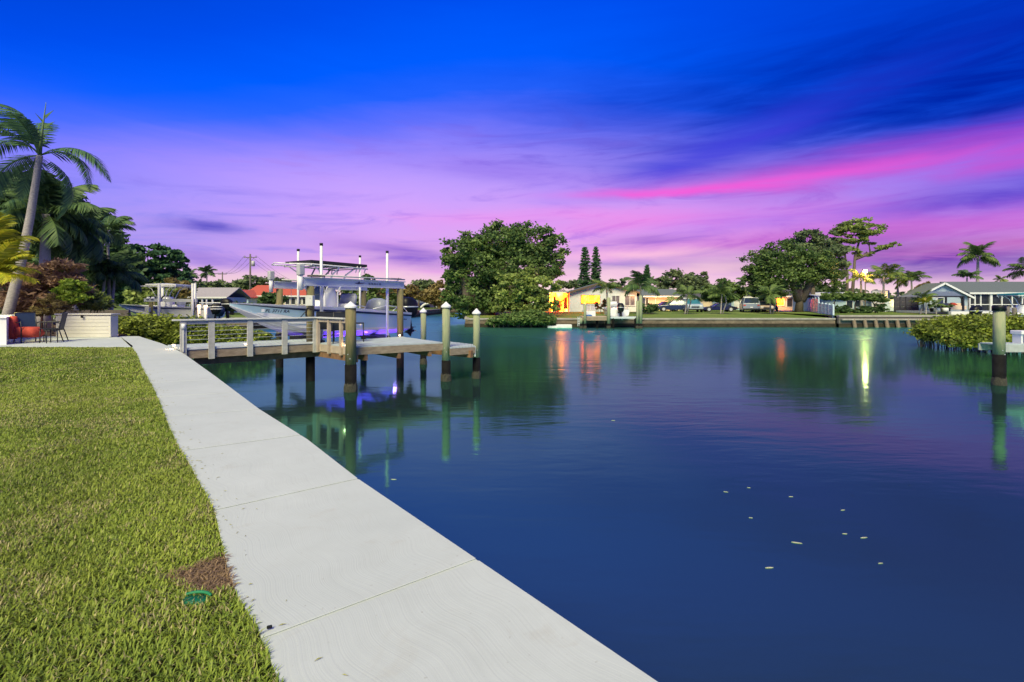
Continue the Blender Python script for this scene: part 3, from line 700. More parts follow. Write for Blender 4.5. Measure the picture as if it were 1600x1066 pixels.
# ------------------------------------------------------------------ boat lift
ax = Vector((.555, .832, 0)).normalized()
LA = Vector((-6.40, 16.25, 0)); LB = Vector((-4.27, 19.55, 0)); LC_ = Vector((-8.9, 19.6, 0)); LD = Vector((-6.70, 23.1, 0))
lift = thing('boat_lift', 'four post boat lift with white top beams around the big boat', 'boat lift', (LA.x, LA.y, WZ), world=True)
TB = 2.12
for p in (LA, LB, LC_, LD):
    a = M().tube([(p.x, p.y, -.42), (p.x, p.y, TB-.32)], .12, 14).build('lift_post', PILEW, lift, True)
    M().tube([(p.x, p.y, WZ-1.5), (p.x, p.y, -.40)], .14, 14).build('post_wrap', WRAP, a, True)
for p, q in ((LA, LB), (LC_, LD)):
    u = (q-p).normalized(); a, b = p-u*.25, q+u*.2
    bm = M().beam((a.x, a.y, TB-.17), (b.x, b.y, TB-.17), .03, .20).build('top_beam', BEAMM, lift)
    M().beam((a.x, a.y, TB-.05), (b.x, b.y, TB-.05), .18, .03).build('flange', BEAMM, bm)
    M().beam((a.x, a.y, TB-.29), (b.x, b.y, TB-.29), .18, .03).build('flange', BEAMM, bm)
    n_ = Vector((u.y, -u.x, 0)); a2, b2 = a+u*.25+n_*.14, b-u*.1+n_*.14
    M().tube([(a2.x, a2.y, TB+.03), (b2.x, b2.y, TB+.03)], .025, 8).build('drive_pipe', GREYBOX, bm, True)
    mo = p-u*.35
    M().box(mo.x, mo.y, TB+.18, .20, .18, .34, math.atan2(u.y, u.x)).build('motor', GREYBOX, lift, bevel=.03)
    M().tube([(mo.x, mo.y, TB+.02), (mo.x, mo.y, TB-.45)], .07, 10).build('gearbox', PVC, lift, True)
M().box(LB.x-.2, LB.y-.2, TB+.05, .5, .3, .05, .9).build('cap_board', PILEW, lift); M().box(LA.x+.15, LA.y+.1, TB+.01, .45, .3, .05, .9).build('cap_board', OLDW, lift)
# maker mark on the near beam: small winged emblem and a run of lettering
u = (LB-LA).normalized(); n_ = Vector((u.y, -u.x, 0))
def onbeam(s, z): p = LA+u*s+n_*.022; return (p.x, p.y, TB-.17+z)
em = M(); em.extr([onbeam(1.72, .0), onbeam(1.9, -.03), onbeam(2.12, -.005), onbeam(2.2, .02), onbeam(1.98, .015), onbeam(1.94, .075), onbeam(1.88, .02)], n_*.004)
em.build('emblem', NAVY, lift)
for i, w in enumerate((.09, .10, .09, .04, .09)):
    s0 = 2.36+i*.125; M().extr([onbeam(s0, -.035), onbeam(s0+w, -.035), onbeam(s0+w, -.015), onbeam(s0, -.015)], n_*.004).build('letter_mark', NAVY, lift)
    M().extr([onbeam(s0, .0), onbeam(s0+w*.6, .0), onbeam(s0+w, .02), onbeam(s0, .025)], n_*.004).build('letter_mark', NAVY, lift)
for q in (.12, .85):
    a = LA.lerp(LB, q); b = LC_.lerp(LD, q)
    cb = M().beam((a.x, a.y, -.06), (b.x, b.y, -.06), .12, .22).build('cradle_beam', BLACKM, lift)
    for p in (a, b): M().tube([(p.x, p.y, -.02), (p.x, p.y, TB-.3)], .008, 5).build('cable', ALU, cb)
mid0 = LA.lerp(LC_, .5); mid1 = LB.lerp(LD, .5); nn = Vector((ax.y, -ax.x, 0))
for k in (-.55, .55):
    a, b = mid0+nn*k-ax*.3, mid1+nn*k+ax*.4; M().beam((a.x, a.y, .12), (b.x, b.y, .12), .14, .09).build('bunk', BLACKM, lift)
def guide(px, topy, d, boty, label):
    xx = (px-800)/F*d; zt = EYE-(topy-HY)/F*d; th = thing('guide_post', label, 'guide post', (xx, d, -.1), group='white boat guide posts on the lift', world=True)
    M().tube([(xx, d, -.12), (xx, d, zt-.05)], .045, 10).build('pipe', PVC, th, True); M().loft([(zt-.06, xx, d, .055, .055), (zt+.02, xx, d, .055, .055)], 12, 2).build('end_cap', BLACK, th, True)
guide(502, 381, 16.75, 500, 'tallest white guide post standing before the boat console')
guide(605, 393, 19.1, 523, 'white guide post near the stern, right of the console')
guide(466, 390, 19.6, 475, 'leftmost white guide post on the far side of the bow')
guide(562.5, 400, 22.6, 475, 'short looking white guide post behind the seats at the far side')
# power box and hose on the front left lift post
x_, y_, z_ = P(484, 470, 16.05); pb = thing('power_box', 'pale grey electrical box fixed to the front lift post', 'electrical box', (x_, y_, z_), world=True)
M().box(x_+.02, y_-.02, z_, .26, .14, .33, -.25).build('box', mat('pale_box', (.58, .60, .56), .5, .04, 4), pb, bevel=.015); M().box(x_+.05, y_-.10, z_+.07, .05, .012, .03, -.25).build('latch', GREYBOX, pb)
hc = thing('hose_coil', 'black hose coiled on the front lift post below the electrical box', 'hose', (x_, y_, z_-.5), world=True)
pts = []
for i in range(90):
    a = i*2*PI/18; rr_ = .13+.012*math.sin(i*1.3); pts.append((x_+.05+rr_*math.cos(a)*.85, y_-.12-.012*(i/18), z_-.36+rr_*1.25*math.sin(a)-.02))
M().tube(pts, .018, 6).build('coil', RUBBER, hc, True); M().tube([(x_-.04, y_-.1, z_-.28), (x_-.25, y_-.05, z_-.5), (x_-.45, y_+.1, z_-.62)], .012, 6).build('loose_end', RUBBER, hc, True)

# ------------------------------------------------------------------ boats
def make_text(s, size):
    cu = bpy.data.curves.new('t', 'FONT'); cu.body = s; cu.size = size; cu.extrude = 0; cu.offset = size*.018
    ob = bpy.data.objects.new('t', cu); C.objects.link(ob); dg = bpy.context.evaluated_depsgraph_get(); dg.update()
    me = bpy.data.meshes.new_from_object(ob.evaluated_get(dg)); bpy.data.objects.remove(ob); return me
def make_boat(label, L, Bm, s0, s1, s2, k0, topm, reg=None, ttop=True, loc=(0, 0, 0), rz=0, name='center_console_boat', canvas=CANVAS, outm=BLACK, dome=False):
    th = thing(name, label, 'boat', loc, rz)
    def sheer(t_): return s0+(s1-s0)*min(1, t_/.5)*1.0 if t_ < .5 else s1+(s2-s1)*((t_-.5)/.5)**1.2
    def hb(t_): return Bm*(.93+.07*min(1, t_/.4))*(1-max(0, (t_-.42)/.58)**2.3)**.75 if t_ < 1 else 0.0
    def kz(t_): return k0+(sheer(1)-.10-k0)*max(0, (t_-.52)/.48)**2.0
    def cz(t_): return kz(t_)+(.20+.12*t_)*(1-max(0, (t_-.6)/.4)**2)*1.0+.02
    def cb(t_): return hb(t_)*(.90-.55*max(0, (t_-.35)/.65)**1.3)
    def sec(t_, u): p = 1+1.2*max(0, t_-.4); return cb(t_)+(hb(t_)-cb(t_))*(u**p), cz(t_)+(sheer(t_)-cz(t_))*u
    ns, nu = 34, 7; ts = [1-(1-i/(ns-1))**1.25 for i in range(ns)]
    def surf(u0, u1, nm, m, par=th, out=0.0, two=True, n=nu):
        b = M()
        for sg in (1, -1):
            rows = [[(L*t_, sg*(sec(t_, u0+(u1-u0)*j/(n-1))[0]+out), sec(t_, u0+(u1-u0)*j/(n-1))[1]) for j in range(n)] for t_ in ts]
            vs = [p for r in rows for p in r]; fs = [(i*n+j, (i+1)*n+j, (i+1)*n+j+1, i*n+j+1) for i in range(ns-1) for j in range(n-1)]
            b.add(vs, fs if sg < 0 else [f[::-1] for f in fs])
        return b.build(nm, m, par, True)
    hull = surf(0, .86, 'hull', topm); surf(.86, 1, 'gunwale', GEL, th, .004, n=3); surf(.775, .87, 'rub_rail', NAVY, th, .016, n=3); surf(0, .13, 'boot_stripe', GEL, hull, .006, n=3)
    b = M()
    for sg in (1, -1):
        vs = []
        for t_ in ts: vs += [(L*t_, 0, kz(t_)), (L*t_, sg*cb(t_)*.5, (kz(t_)+cz(t_))/2-.02), (L*t_, sg*cb(t_), cz(t_))]
        fs = [(i*3+j, i*3+j+1, (i+1)*3+j+1, (i+1)*3+j) for i in range(ns-1) for j in range(2)]
        b.add(vs, fs if sg < 0 else [f[::-1] for f in fs])
    bt = b.build('hull_bottom', BOTTOM, th, True)
    for f_ in (.35, .7):
        for sg in (1, -1):
            M().tube([(L*t_, sg*cb(t_)*f_, kz(t_)+(cz(t_)-kz(t_))*f_-.015) for t_ in ts[::2][:-3]], .012, 4).build('spray_strake', GEL, bt)
    b = M(); pts = [(0, sec(0, j/6)[0], sec(0, j/6)[1]) for j in range(7)]
    b.add([(0, 0, kz(0))]+pts+[(0, -p[1], p[2]) for p in pts[::-1]], [tuple(range(15))]); b.build('transom', GEL, th)
    b = M(); vs = []; q = [t_ for t_ in ts if t_ < .999]
    for t_ in q: vs += [(L*t_, hb(t_), sheer(t_)), (L*t_, max(0, hb(t_)-.2), sheer(t_)+.01), (L*t_, -max(0, hb(t_)-.2), sheer(t_)+.01), (L*t_, -hb(t_), sheer(t_))]
    fs = []
    for i in range(len(q)-1):
        for j in ((0, 2) if q[i] < .82 else (0, 1, 2)): fs.append((i*4+j, (i+1)*4+j, (i+1)*4+j+1, i*4+j+1))
    b.add(vs, fs).build('side_deck', GEL, th)
    b = M(); vs = []
    for t_ in q: vs += [(L*t_, max(0, hb(t_)-.2), sheer(t_)), (L*t_, max(0, hb(t_)-.25), max(cz(t_)+.06, sheer(t_)-.6)), (L*t_, -max(0, hb(t_)-.25), max(cz(t_)+.06, sheer(t_)-.6)), (L*t_, -max(0, hb(t_)-.2), sheer(t_))]
    b.add(vs, [(i*4+j, i*4+j+1, (i+1)*4+j+1, (i+1)*4+j) for i in range(len(q)-1) for j in range(3)]).build('cockpit', GEL, th)
    zc = sheer(.5)-.6; xc = L*.50
    cs = M().loft([(zc, xc+.1, 0, .55, .42), (zc+.65, xc+.08, 0, .48, .40), (zc+1.0, xc, 0, .34, .38), (zc+1.3, xc-.08, 0, .16, .34)], 20, 4).build('console', GEL, th, True)
    M().extr([(xc+.44, -.34, zc+.86), (xc+.44, .34, zc+.86), (xc+.12, .32, zc+1.36), (xc+.12, -.32, zc+1.36)], (.012, 0, .012)).build('windshield', GLASS, cs)
    M().loft([(zc, xc-.85, 0, .28, .45), (zc+.6, xc-.85, 0, .27, .45), (zc+.72, xc-.83, 0, .24, .44)], 18, 4).build('seat', GEL, th, True)
    M().loft([(zc+.7, xc-1.02, 0, .09, .45), (zc+1.0, xc-1.08, 0, .10, .44), (zc+1.1, xc-1.08, 0, .05, .38)], 18, 4).build('backrest', mat('grey_vinyl', (.5, .52, .55), .6), th, True)
    M().loft([(zc+.3, xc+1.0, 0, .30, .36), (zc+.58, xc+1.0, 0, .28, .34)], 16, 4).build('bow_seat', GEL, th, True)
    if dome: M().loft([(zc+.4, .95, 0, .34, .5), (zc+.65, .95, 0, .35, .5), (zc+.85, .95, 0, .27, .42), (zc+.93, .95, 0, .1, .2)], 20, 2.4).build('covered_seat', mat('grey_cover', (.36, .40, .44), .35, .1, 4), th, True)
    if ttop:
        zt = sheer(.5)+1.52
        M().add([(xc+dx, dy, zt+dz) for dx, dy, dz in ((-1.25, -.85, -.03), (1.1, -.75, .03), (1.1, .75, .03), (-1.25, .85, -.03))]+[(xc+dx, dy, zt+dz) for dx, dy, dz in ((-1.25, -.85, .07), (1.1, -.75, .10), (1.1, .75, .10), (-1.25, .85, .07), (0, 0, .17))],
                [(0, 3, 2, 1), (0, 1, 5, 4), (1, 2, 6, 5), (2, 3, 7, 6), (3, 0, 4, 7), (4, 5, 8), (5, 6, 8), (6, 7, 8), (7, 4, 8)]).build('canopy', canvas, th)
        fr = M()
        for sg in (1, -1):
            fr.tube([(xc-1.27, sg*.85, zt-.1), (xc-.3, sg*.85, zt-.07), (xc+1.15, sg*.75, zt-.04), (xc+1.75, sg*.5, zt-.06)], .025, 8)
            fr.tube([(xc+.3, sg*.46, zc), (xc+.35, sg*.5, zc+1.1), (xc+.12, sg*.62, zt-.35), (xc-.1, sg*.72, zt-.08)], .03, 8)
            fr.tube([(xc-.25, sg*.46, zc), (xc-.18, sg*.5, zc+1.1), (xc-.45, sg*.62, zt-.35), (xc-.8, sg*.72, zt-.08)], .03, 8)
            fr.tube([(xc+.35, sg*.5, zc+1.1), (xc+.7, sg*.66, zt-.25), (xc+1.0, sg*.72, zt-.06)], .022, 8)
            for dx in (-.9, -.75, -1.15): fr.tube([(xc+dx, sg*.8, zt-.25), (xc+dx-.06, sg*.84, zt-.02)], .02, 6)
        for dx in (-1.2, -.6, 0, .6, 1.1): fr.tube([(xc+dx, -.8, zt-.08), (xc+dx, .8, zt-.08)], .02, 6)
        fr.tube([(xc+1.75, .5, zt-.06), (xc+1.95, 0, zt-.02), (xc+1.75, -.5, zt-.06)], .02, 6)
        fr.build('top_frame', PVC, th, True)
    for sg in (1, -1):
        M().tube([(.15, sg*(hb(0)-.1), sheer(0)+.02), (.35, sg*(hb(.05)-.1), sheer(.05)+.17), (1.3, sg*(hb(.2)-.1), sheer(.2)+.20), (2.0, sg*(hb(.28)-.1), sheer(.28)+.03)], .018, 8).build('grab_rail', ALU, th, True)
        M().tube([(1.0, sg*(hb(.14)-.1), sheer(.14)+.0), (.75, sg*(hb(.1)-.1), sheer(.1)+.17)], .016, 8).build('rail_stay', ALU, th, True)
    ob = M().loft([(s0-.22, -.62, 0, .22, .20), (s0-.05, -.62, 0, .36, .28), (s0+.25, -.60, 0, .42, .32), (s0+.48, -.55, 0, .38, .30), (s0+.62, -.50, 0, .24, .20), (s0+.66, -.46, 0, .08, .08)], 20, 3).build('outboard_motor', outm, th, True)
    M().loft([(s0+.20, -.60, 0, .425, .325), (s0+.26, -.60, 0, .426, .326)], 20, 3).build('cowl_stripe', ALU, ob, True)
    M().beam((-.55, 0, s0-.15), (-.66, 0, s0-.8), .14, .26).build('midsection', outm, ob, bevel=.04)
    M().beam((-.20, 0, s0-.2), (.0, 0, s0-.25), .25, .25).build('bracket', outm, th)
    ob.location.x = -.22
    M().tube([(-.35, 0, s0-.86), (-.55, 0, s0-.86), (-.9, 0, s0-.82)], [.02, .07, .05], 10).build('gearcase', outm, ob, True)
    M().box(-.68, 0, s0-.66, .45, .28, .02).build('cavitation_plate', outm, ob); M().extr([(-.5, -.01, s0-.9), (-.8, -.01, s0-.88), (-.72, -.01, s0-1.08)], (0, .02, 0)).build('skeg', outm, ob)
    pr = M()
    for k in range(3):
        a = k*2*PI/3; pr.extr([(-.9, .03*math.cos(a), s0-.82+.03*math.sin(a)), (-.87, .17*math.cos(a+.3), s0-.82+.17*math.sin(a+.3)), (-.93, .17*math.cos(a-.3), s0-.82+.17*math.sin(a-.3))], (.008, 0, 0))
    pr.build('propeller', ALU, ob)
    if reg:
        for sg in (1,):
            me = make_text(reg, .135); w = max(v.co.x for v in me.vertices)
            for v in me.vertices:
                X = L*.865-v.co.x*1.05; t_ = X/L; z0_ = sheer(t_)-.25
                Z = z0_+v.co.y; u_ = min(1, max(0, (Z-cz(t_))/(sheer(t_)-cz(t_)))); v.co = (X, sg*(sec(t_, u_)[0]+.007), Z)
            o = link('registration_number', me, NAVY, hull)
            M().extr([(L*.865+dx, sec(.88, .72)[0]+.02-.03*k, sheer(.88)-.24+dz) for dx, dz, k in ((.06, 0, 0), (.15, 0, 1), (.15, .09, 1), (.06, .09, 0))], (0, .004, 0)).build('registration_decal', TRIM, hull)
        b = M()
        for (X, Z, w_, h_) in ((.55, -.37, .04, .05), (.48, -.40, .10, .02), (.36, -.38, .07, .035), (.27, -.38, .06, .035), (3.05, -.17, .35, .018)):
            t_ = X/L; zz = sheer(t_)+Z*.8; yy = lambda q, h: sec(q/L, min(1, max(0, (h-cz(q/L))/(sheer(q/L)-cz(q/L)))))[0]+.006
            b.extr([(X, yy(X, zz), zz), (X+w_, yy(X+w_, zz), zz), (X+w_, yy(X+w_, zz+h_), zz+h_), (X, yy(X, zz+h_), zz+h_)], (0, .003, 0))
        b.build('hull_lettering', NAVY, hull)
    return th
bow = Vector((-8.80, 15.95, 0)); LB_ = 6.9; st = bow+ax*LB_
make_boat('large ice blue center console boat with dark stripe raised on the dock lift', LB_, 1.08, .86, 1.12, 1.27, -.02, ICE, 'FL 3711 RA', True, (st.x, st.y, 0), math.atan2(-ax.y, -ax.x), dome=True)
make_boat('white center console boat on a lift beyond the mangrove hedge at left', 7.4, 1.2, .92, .98, 1.14, .0, GEL, None, True, (-21.6, 37.4, 0), PI-.05, canvas=PVC)

# purple underwater style lamp fixed under the dock
x_, y_, z_ = P(617, 541, 19.35); pp = thing('dock_lamp', 'small purple lamp under the platform shining on the boat bottom', 'lamp', (x_, y_, z_), world=True)
M().loft([(z_-.05, x_, y_, .06, .06), (z_+.05, x_, y_, .06, .06)], 12, 2).build('lens', PURP, pp, True); M().box(x_, y_, z_+.1, .1, .1, .08).build('housing', BLACK, pp)
def spot(name, loc, aim, e, c, ang=110, r_=.1):
    l = bpy.data.lights.new(name, 'SPOT'); l.energy = e; l.color = c; l.shadow_soft_size = r_; l.spot_size = R(ang); l.spot_blend = .6
    o = bpy.data.objects.new(name, l); C.objects.link(o); o.location = loc; o.rotation_euler = Vector(aim).to_track_quat('-Z', 'Y').to_euler(); return o
def lampdata(name, loc, e, c, r_=.05):
    l = bpy.data.lights.new(name, 'POINT'); l.energy = e; l.color = c; l.shadow_soft_size = r_; o = bpy.data.objects.new(name, l); C.objects.link(o); o.location = loc; return o
for t__, e__ in ((2.9, 70), (4.4, 150), (5.8, 190)):
    q__ = bow+ax*t__+nn*.55; spot('purple_light', (q__.x, q__.y, -1.05), (-.12, 0, 1), e__, (.16, .05, 1.0), 140, .08)

# warm deck lights
def decklight(px, py, d, label, e=5):
    x_, y_, z_ = P(px, py, d); th = thing('deck_light', label, 'light', (x_, y_, z_), group='small warm deck lights', world=True)
    M().loft([(z_-.02, x_, y_, .03, .025), (z_+.02, x_, y_, .03, .025)], 12, 2.5).build('lens', LAMP, th, True); M().box(x_, y_, z_+.03, .08, .07, .015).build('hood', TRIM, th, bevel=.004)
    l = lampdata('deck_light_glow', (0, -.12, .02), e*.5, (1, .62, .32), .03); l.parent = th
decklight(183, 523.5, 19.7, 'warm light at the far corner of the walk beside the hedge')
decklight(272, 540, 14.3, 'warm light on the seawall edge left of the railing')
decklight(288, 543, 14.25, 'warm light at the foot of the first railing post', 3)
decklight(384, 538.5, 14.9, 'warm light at the foot of the third railing post', 3)
decklight(624.5, 524.5, 19.2, 'warm light at the foot of the lift post on the platform', 6)
decklight(541, 539.5, 15.0, 'warm light beside the near capped piling on the platform', 3)
decklight(4, 494.5, 16.9, 'warm light on top of the low white wall at far left', 6)

# ------------------------------------------------------------------ patio furniture
def slat_box():
    (x0, y0), (x1, y1) = (-16.72, 18.75), (-14.72, 18.9); h = .86
    bx = thing('deck_box', 'large pale grey resin storage box with horizontal siding on the patio', 'storage box', ((x0+x1)/2, y0, 0), -.0, world=True)
    cx = (x0+x1)/2
    M().box(cx, y0+.24, h/2-.02, x1-x0-.06, .36, h-.08).build('body', BOXP, bx)
    for i in range(6):
        M().box(cx, y0+.055, .07+i*.132, x1-x0-.12, .03, .124).build('siding_board', BOXP, bx, bevel=.006)
    for xx in (x0+.03, x1-.03): M().box(xx, y0+.05, h/2-.03, .06, .05, h-.1).build('corner_post', BOXP, bx)
    M().box(cx, y0+.22, h-.01, x1-x0+.08, .46, .05).build('lid', BOXP, bx, bevel=.012)
    M().box(cx+.0, y0-.03, h-.10, .09, .03, .09).build('latch', BLACK, bx, bevel=.01)
slat_box()
x_, y_ = G(10, 539); lw = thing('low_wall', 'low white rendered wall at the left end of the patio', 'wall', (x_, y_, 0), world=True)
M().prism([(x_-2.2, y_), (x_+.0, y_), (x_-2.65, y_+3.0), (x_-4.6, y_+3.0)], 0, .80).build('wall', WHITE, lw); M().prism([(x_-2.25, y_-.04), (x_+.04, y_-.04), (x_-2.6, y_+3.05), (x_-4.65, y_+3.05)], .80, .85).build('cap', WHITE, lw, bevel=.01)

def chair(label, loc, rz, cushion=None, group=None, m=BLACKM, sling=None):
    th = thing('patio_chair', label, 'chair', loc, rz, group)
    for sg in (-1, 1):
        M().tube([(sg*.28, -.26, 0), (sg*.28, -.25, .40), (sg*.28, -.25, .62), (sg*.28, -.18, .655), (sg*.28, .12, .64), (sg*.26, .24, .60)], .016, 8).build('arm_frame', m, th, True)
        M().tube([(sg*.27, .32, 0), (sg*.26, .2, .42), (sg*.25, .30, .95)], .016, 8).build('back_leg', m, th, True)
        M().tube([(sg*.28, -.26, .36), (sg*.27, .2, .38)], .014, 6).build('side_rail', m, th, True)
    M().tube([(-.25, .30, .95), (.25, .30, .95)], .016, 8).build('top_bar', m, th, True); M().tube([(-.28, -.25, .38), (.28, -.25, .38)], .014, 6).build('front_bar', m, th, True)
    sm = sling or mat('black_sling', (.02, .025, .04), .7, .1, 20)
    M().extr([(-.26, -.25, .39), (.26, -.25, .39), (.25, .20, .40), (-.25, .20, .40)], (0, 0, .015)).build('seat', sm, th)
    M().extr([(-.25, .20, .41), (.25, .20, .41), (.245, .29, .94), (-.245, .29, .94)], (0, .015, 0)).build('backrest', sm, th)
    if cushion:
        M().loft([(.41, 0, -.03, .25, .24), (.46, 0, -.03, .265, .255), (.52, 0, -.03, .25, .24)], 20, 4).build('cushion', cushion, th, True)
    return th
x_, y_ = G(46, 535.5); chair('black metal patio chair with arms beside the low white wall, empty blue sling', (x_-.15, y_+.15, 0), R(62), None, sling=mat('blue_sling', (.03, .06, .12), .7, .1, 20))
# red float bag on and behind the chair
x_, y_ = x_-.15, y_+.15
rb = thing('red_cushion', 'slumped red outdoor cushion leaning against the chair and wall', 'cushion', (x_-.4, y_-.1, 0), world=True)
M().loft([(.12, x_-.33, y_-.22, .10, .08), (.2, x_-.36, y_-.22, .2, .12), (.45, x_-.42, y_-.2, .24, .14), (.72, x_-.46, y_-.16, .20, .12), (.84, x_-.40, y_-.14, .12, .07)], 20, 3).build('pad', RED, rb, True)
rb = thing('red_cushion', 'flat red seat cushion with pale cord lying in the chair seat', 'cushion', (x_, y_, .3), world=True)
M().loft([(.17, x_+.1, y_-.1, .28, .2), (.28, x_+.1, y_-.1, .36, .26), (.42, x_+.08, y_-.1, .34, .25), (.50, x_+.05, y_-.1, .26, .18)], 20, 4).build('pad', RED, rb, True)
x2, y2 = G(88, 534.5)
chair('black metal patio chair standing before the storage box', (x2-.32, y2+.25, 0), R(-62))
x3, y3 = G(76, 536); tb = thing('side_table', 'small round black metal side table between the patio chairs', 'table', (x3, y3, 0), world=True)
M().loft([(.44, x3, y3, .24, .24), (.46, x3, y3, .25, .25)], 20, 2).build('tabletop', BLACKM, tb)
for k in range(4):
    a = k*PI/2+.5; M().tube([(x3+.22*math.cos(a), y3+.22*math.sin(a), 0), (x3+.2*math.cos(a), y3+.2*math.sin(a), .44)], .014, 6).build('leg', BLACKM, tb, True)
# chairs on the platform
cz_ = DZ+.002
a = chair('black sling chair on the platform nearest the walkway corner', (*G(508, 533.5, DZ), cz_), R(200))
copy_tree(a, None, 'black sling chair on the platform behind the last tan railing post', (*G(533, 535.5, DZ), cz_), R(205))
x4, y4 = G(556, 533.5, DZ); tb = thing('deck_table', 'low black metal table standing right of the thick capped piling', 'table', (x4, y4, DZ), world=True)
M().box(x4, y4, .62, .5, .5, .03, .3).build('tabletop', BLACKM, tb)
for k in range(4):
    a = k*PI/2+.3+PI/4; M().tube([(x4+.33*math.cos(a), y4+.33*math.sin(a), DZ), (x4+.33*math.cos(a), y4+.33*math.sin(a), .61)], .016, 6).build('leg', BLACKM, tb, True)

# ------------------------------------------------------------------ left bank planting
palm('tall leaning grey trunked palm with loose drooping fronds at far left', (62, 243), 20.5, 3, .0, 'big', sc=1.16, r=.155, bend=.15,
     angs=[(.0, -.10), (-.05, -.22), (2.95, .95), (3.3, 1.0), (3.1, .7), (3.0, .25), (2.6, .8), (-1.75, .2), (3.14, -.5), (2.5, -.3), (.4, -1.0), (-1.4, .6), (2.2, .9)])
sp_ = thing('palm_spear', 'thin upright unopened spear leaf at the top of the leaning palm', 'palm leaf', P(62, 243, 20.5), world=True)
M().tube([P(62, 243, 20.5), P(66, 205, 20.5), P(72, 160, 20.5)], [.07, .04, .01], 6).build('spear', mat('spear_green', (.10, .18, .07)), sp_, True)
for i, (a_q, b_q) in enumerate(((( 68, 195), (86, 190)), ((70, 180), (84, 172)), ((67, 188), (54, 176)))):
    M().extr([P(*a_q, 20.5), P(a_q[0]+1, a_q[1]+6, 20.5), P(*b_q, 20.3)], (0, .01, 0)).build('leaflet', mat('spear_green', (.1, .18, .07)), sp_)
palm('yellow green palm lit from below at the left edge of the patio', (-14, 432), 17.4, -22, 0, 'gold', sc=.8, r=.08,
     angs=[(.0, .35), (.25, .05), (-.3, .15), (-.1, .75), (.2, -.25), (-.7, .5), (.5, .6), (2.5, .4), (3.6, .5), (-1.4, .9), (1.4, .8), (-.5, -.2)])
palm('broader yellow green palm crown above the lit one at the left edge', (-16, 388), 18.3, -30, 0, 'gold', sc=.72, r=.08,
     angs=[(.1, .9), (-.15, .45), (.3, .2), (-.4, 1.1), (1.2, .9), (2.7, .5), (-2.2, .7), (3.5, .9), (.8, .3)])
palm('dark shaggy palm with a thick ringed trunk behind the leaning palm', (72, 335), 25, 68, .0, 'dusk', nf=30, sc=1.15, r=.24, spread=(-1.1, 1.1), seed=3)
palm('dark feathery palm hanging over the shaggy one', (110, 352), 27, 118, .0, 'dusk', nf=26, sc=1.05, r=.16, spread=(-1.1, 1.0), seed=4)
tree('dense dark green tree behind the leaning palm at the left edge', 15, 30, [(-20, 320, 50, 45), (25, 312, 45, 42), (60, 340, 35, 40), (20, 380, 50, 45), (-30, 390, 50, 50), (70, 400, 45, 45), (30, 440, 60, 45)], 'dark', 15000, .24, r0=.3, seed=11)
tree('dark green tree whose crown slopes down towards the slender palms', 140, 48, [(100, 330, 35, 30), (135, 350, 32, 30), (160, 380, 32, 30), (125, 390, 40, 40), (180, 405, 30, 28), (140, 430, 50, 40), (180, 440, 40, 35), (95, 425, 40, 40)], 'dark', 16000, .33, r0=.3, seed=12)
tree('spreading tree with layered flat foliage right of the slender palms', 222, 51, [(205, 400, 22, 14), (232, 392, 24, 10), (262, 398, 24, 10), (284, 409, 14, 8), (215, 420, 30, 16), (255, 418, 32, 12), (280, 428, 16, 10), (200, 445, 35, 22), (245, 440, 40, 18), (275, 448, 28, 16), (222, 465, 50, 16)], 'bluish', 15000, .30, r0=.25, seed=13, spread=.2)
for i, (c, b, d, lb) in enumerate([((168, 360), 172, 31, 'small palm with arching fronds rising above the dark trees'), ((148, 428), 143, 30, 'leftmost slender pale trunked palm behind the white boat bow'),
                                 ((166, 420), 154, 30.4, 'leaning slender palm second from left behind the white boat bow'), ((180, 428), 172, 30.8, 'slender palm third from left behind the white boat bow'), ((196, 425), 203, 48, 'slender palm at the right of the dark grove, half hidden')]):
    palm(lb, c, d, b, 0, 'dusk', nf=15, sc=.85 if i else .8, r=.085, spread=(-.7, .9), seed=20+i, group='slender palms behind the white boat')
tree('low yellow green bushy tree behind the white boat on the left lift', 232, 43, [(215, 462, 18, 12), (240, 455, 20, 12), (262, 462, 20, 11), (225, 475, 30, 10)], 'olive', 3000, .22, cat='bush', name='bush', r0=.1, seed=14)
tree('pale olive bush beside the T-top of the white boat', 280, 46, [(265, 445, 16, 10), (285, 450, 12, 12), (292, 465, 10, 12)], 'rust', 2000, .25, cat='bush', name='bush', r0=.1, seed=15)
tree('brown dead looking shrub with dry hanging leaves behind the patio chairs', 66, 21.8, [(50, 440, 38, 22), (95, 430, 32, 24), (70, 465, 45, 24), (120, 462, 25, 20), (30, 470, 30, 20)], 'brown', 9000, .09, cat='shrub', name='shrub', r0=.05, seed=16, aspect=3.5, bark=mat('reddish_stem', (.20, .10, .07), .9))
tree('reddish croton like shrub just right of the chairs behind the storage box', 82, 20.4, [(78, 475, 14, 14), (65, 485, 16, 10), (96, 484, 14, 10)], 'rust', 1500, .08, cat='shrub', name='shrub', r0=.03, seed=17, aspect=3)
tree('round bright green bush standing behind the storage box', 100, 20.9, [(105, 452, 18, 13), (120, 448, 15, 12), (112, 464, 20, 13), (98, 466, 10, 8)], 'bright', 4200, .10, cat='bush', name='bush', r0=.035, seed=18)
tree('spiky olive plant between the green bush and the hedge', 150, 22.5, [(146, 462, 12, 9), (155, 475, 16, 9), (140, 478, 14, 8)], 'olive', 1500, .10, cat='plant', name='plant', r0=.03, seed=19, aspect=4)
tree('dark leafy undergrowth below the grove at left', 110, 29, [(110, 470, 30, 16), (60, 478, 60, 16)], 'dark', 4500, .2, cat='bush', name='bush', r0=.05, seed=9)
rw = thing('retaining_wall', 'weathered dark grey timber retaining wall under the white boat bow', 'wall', P(150, 490, 26.5), world=True)
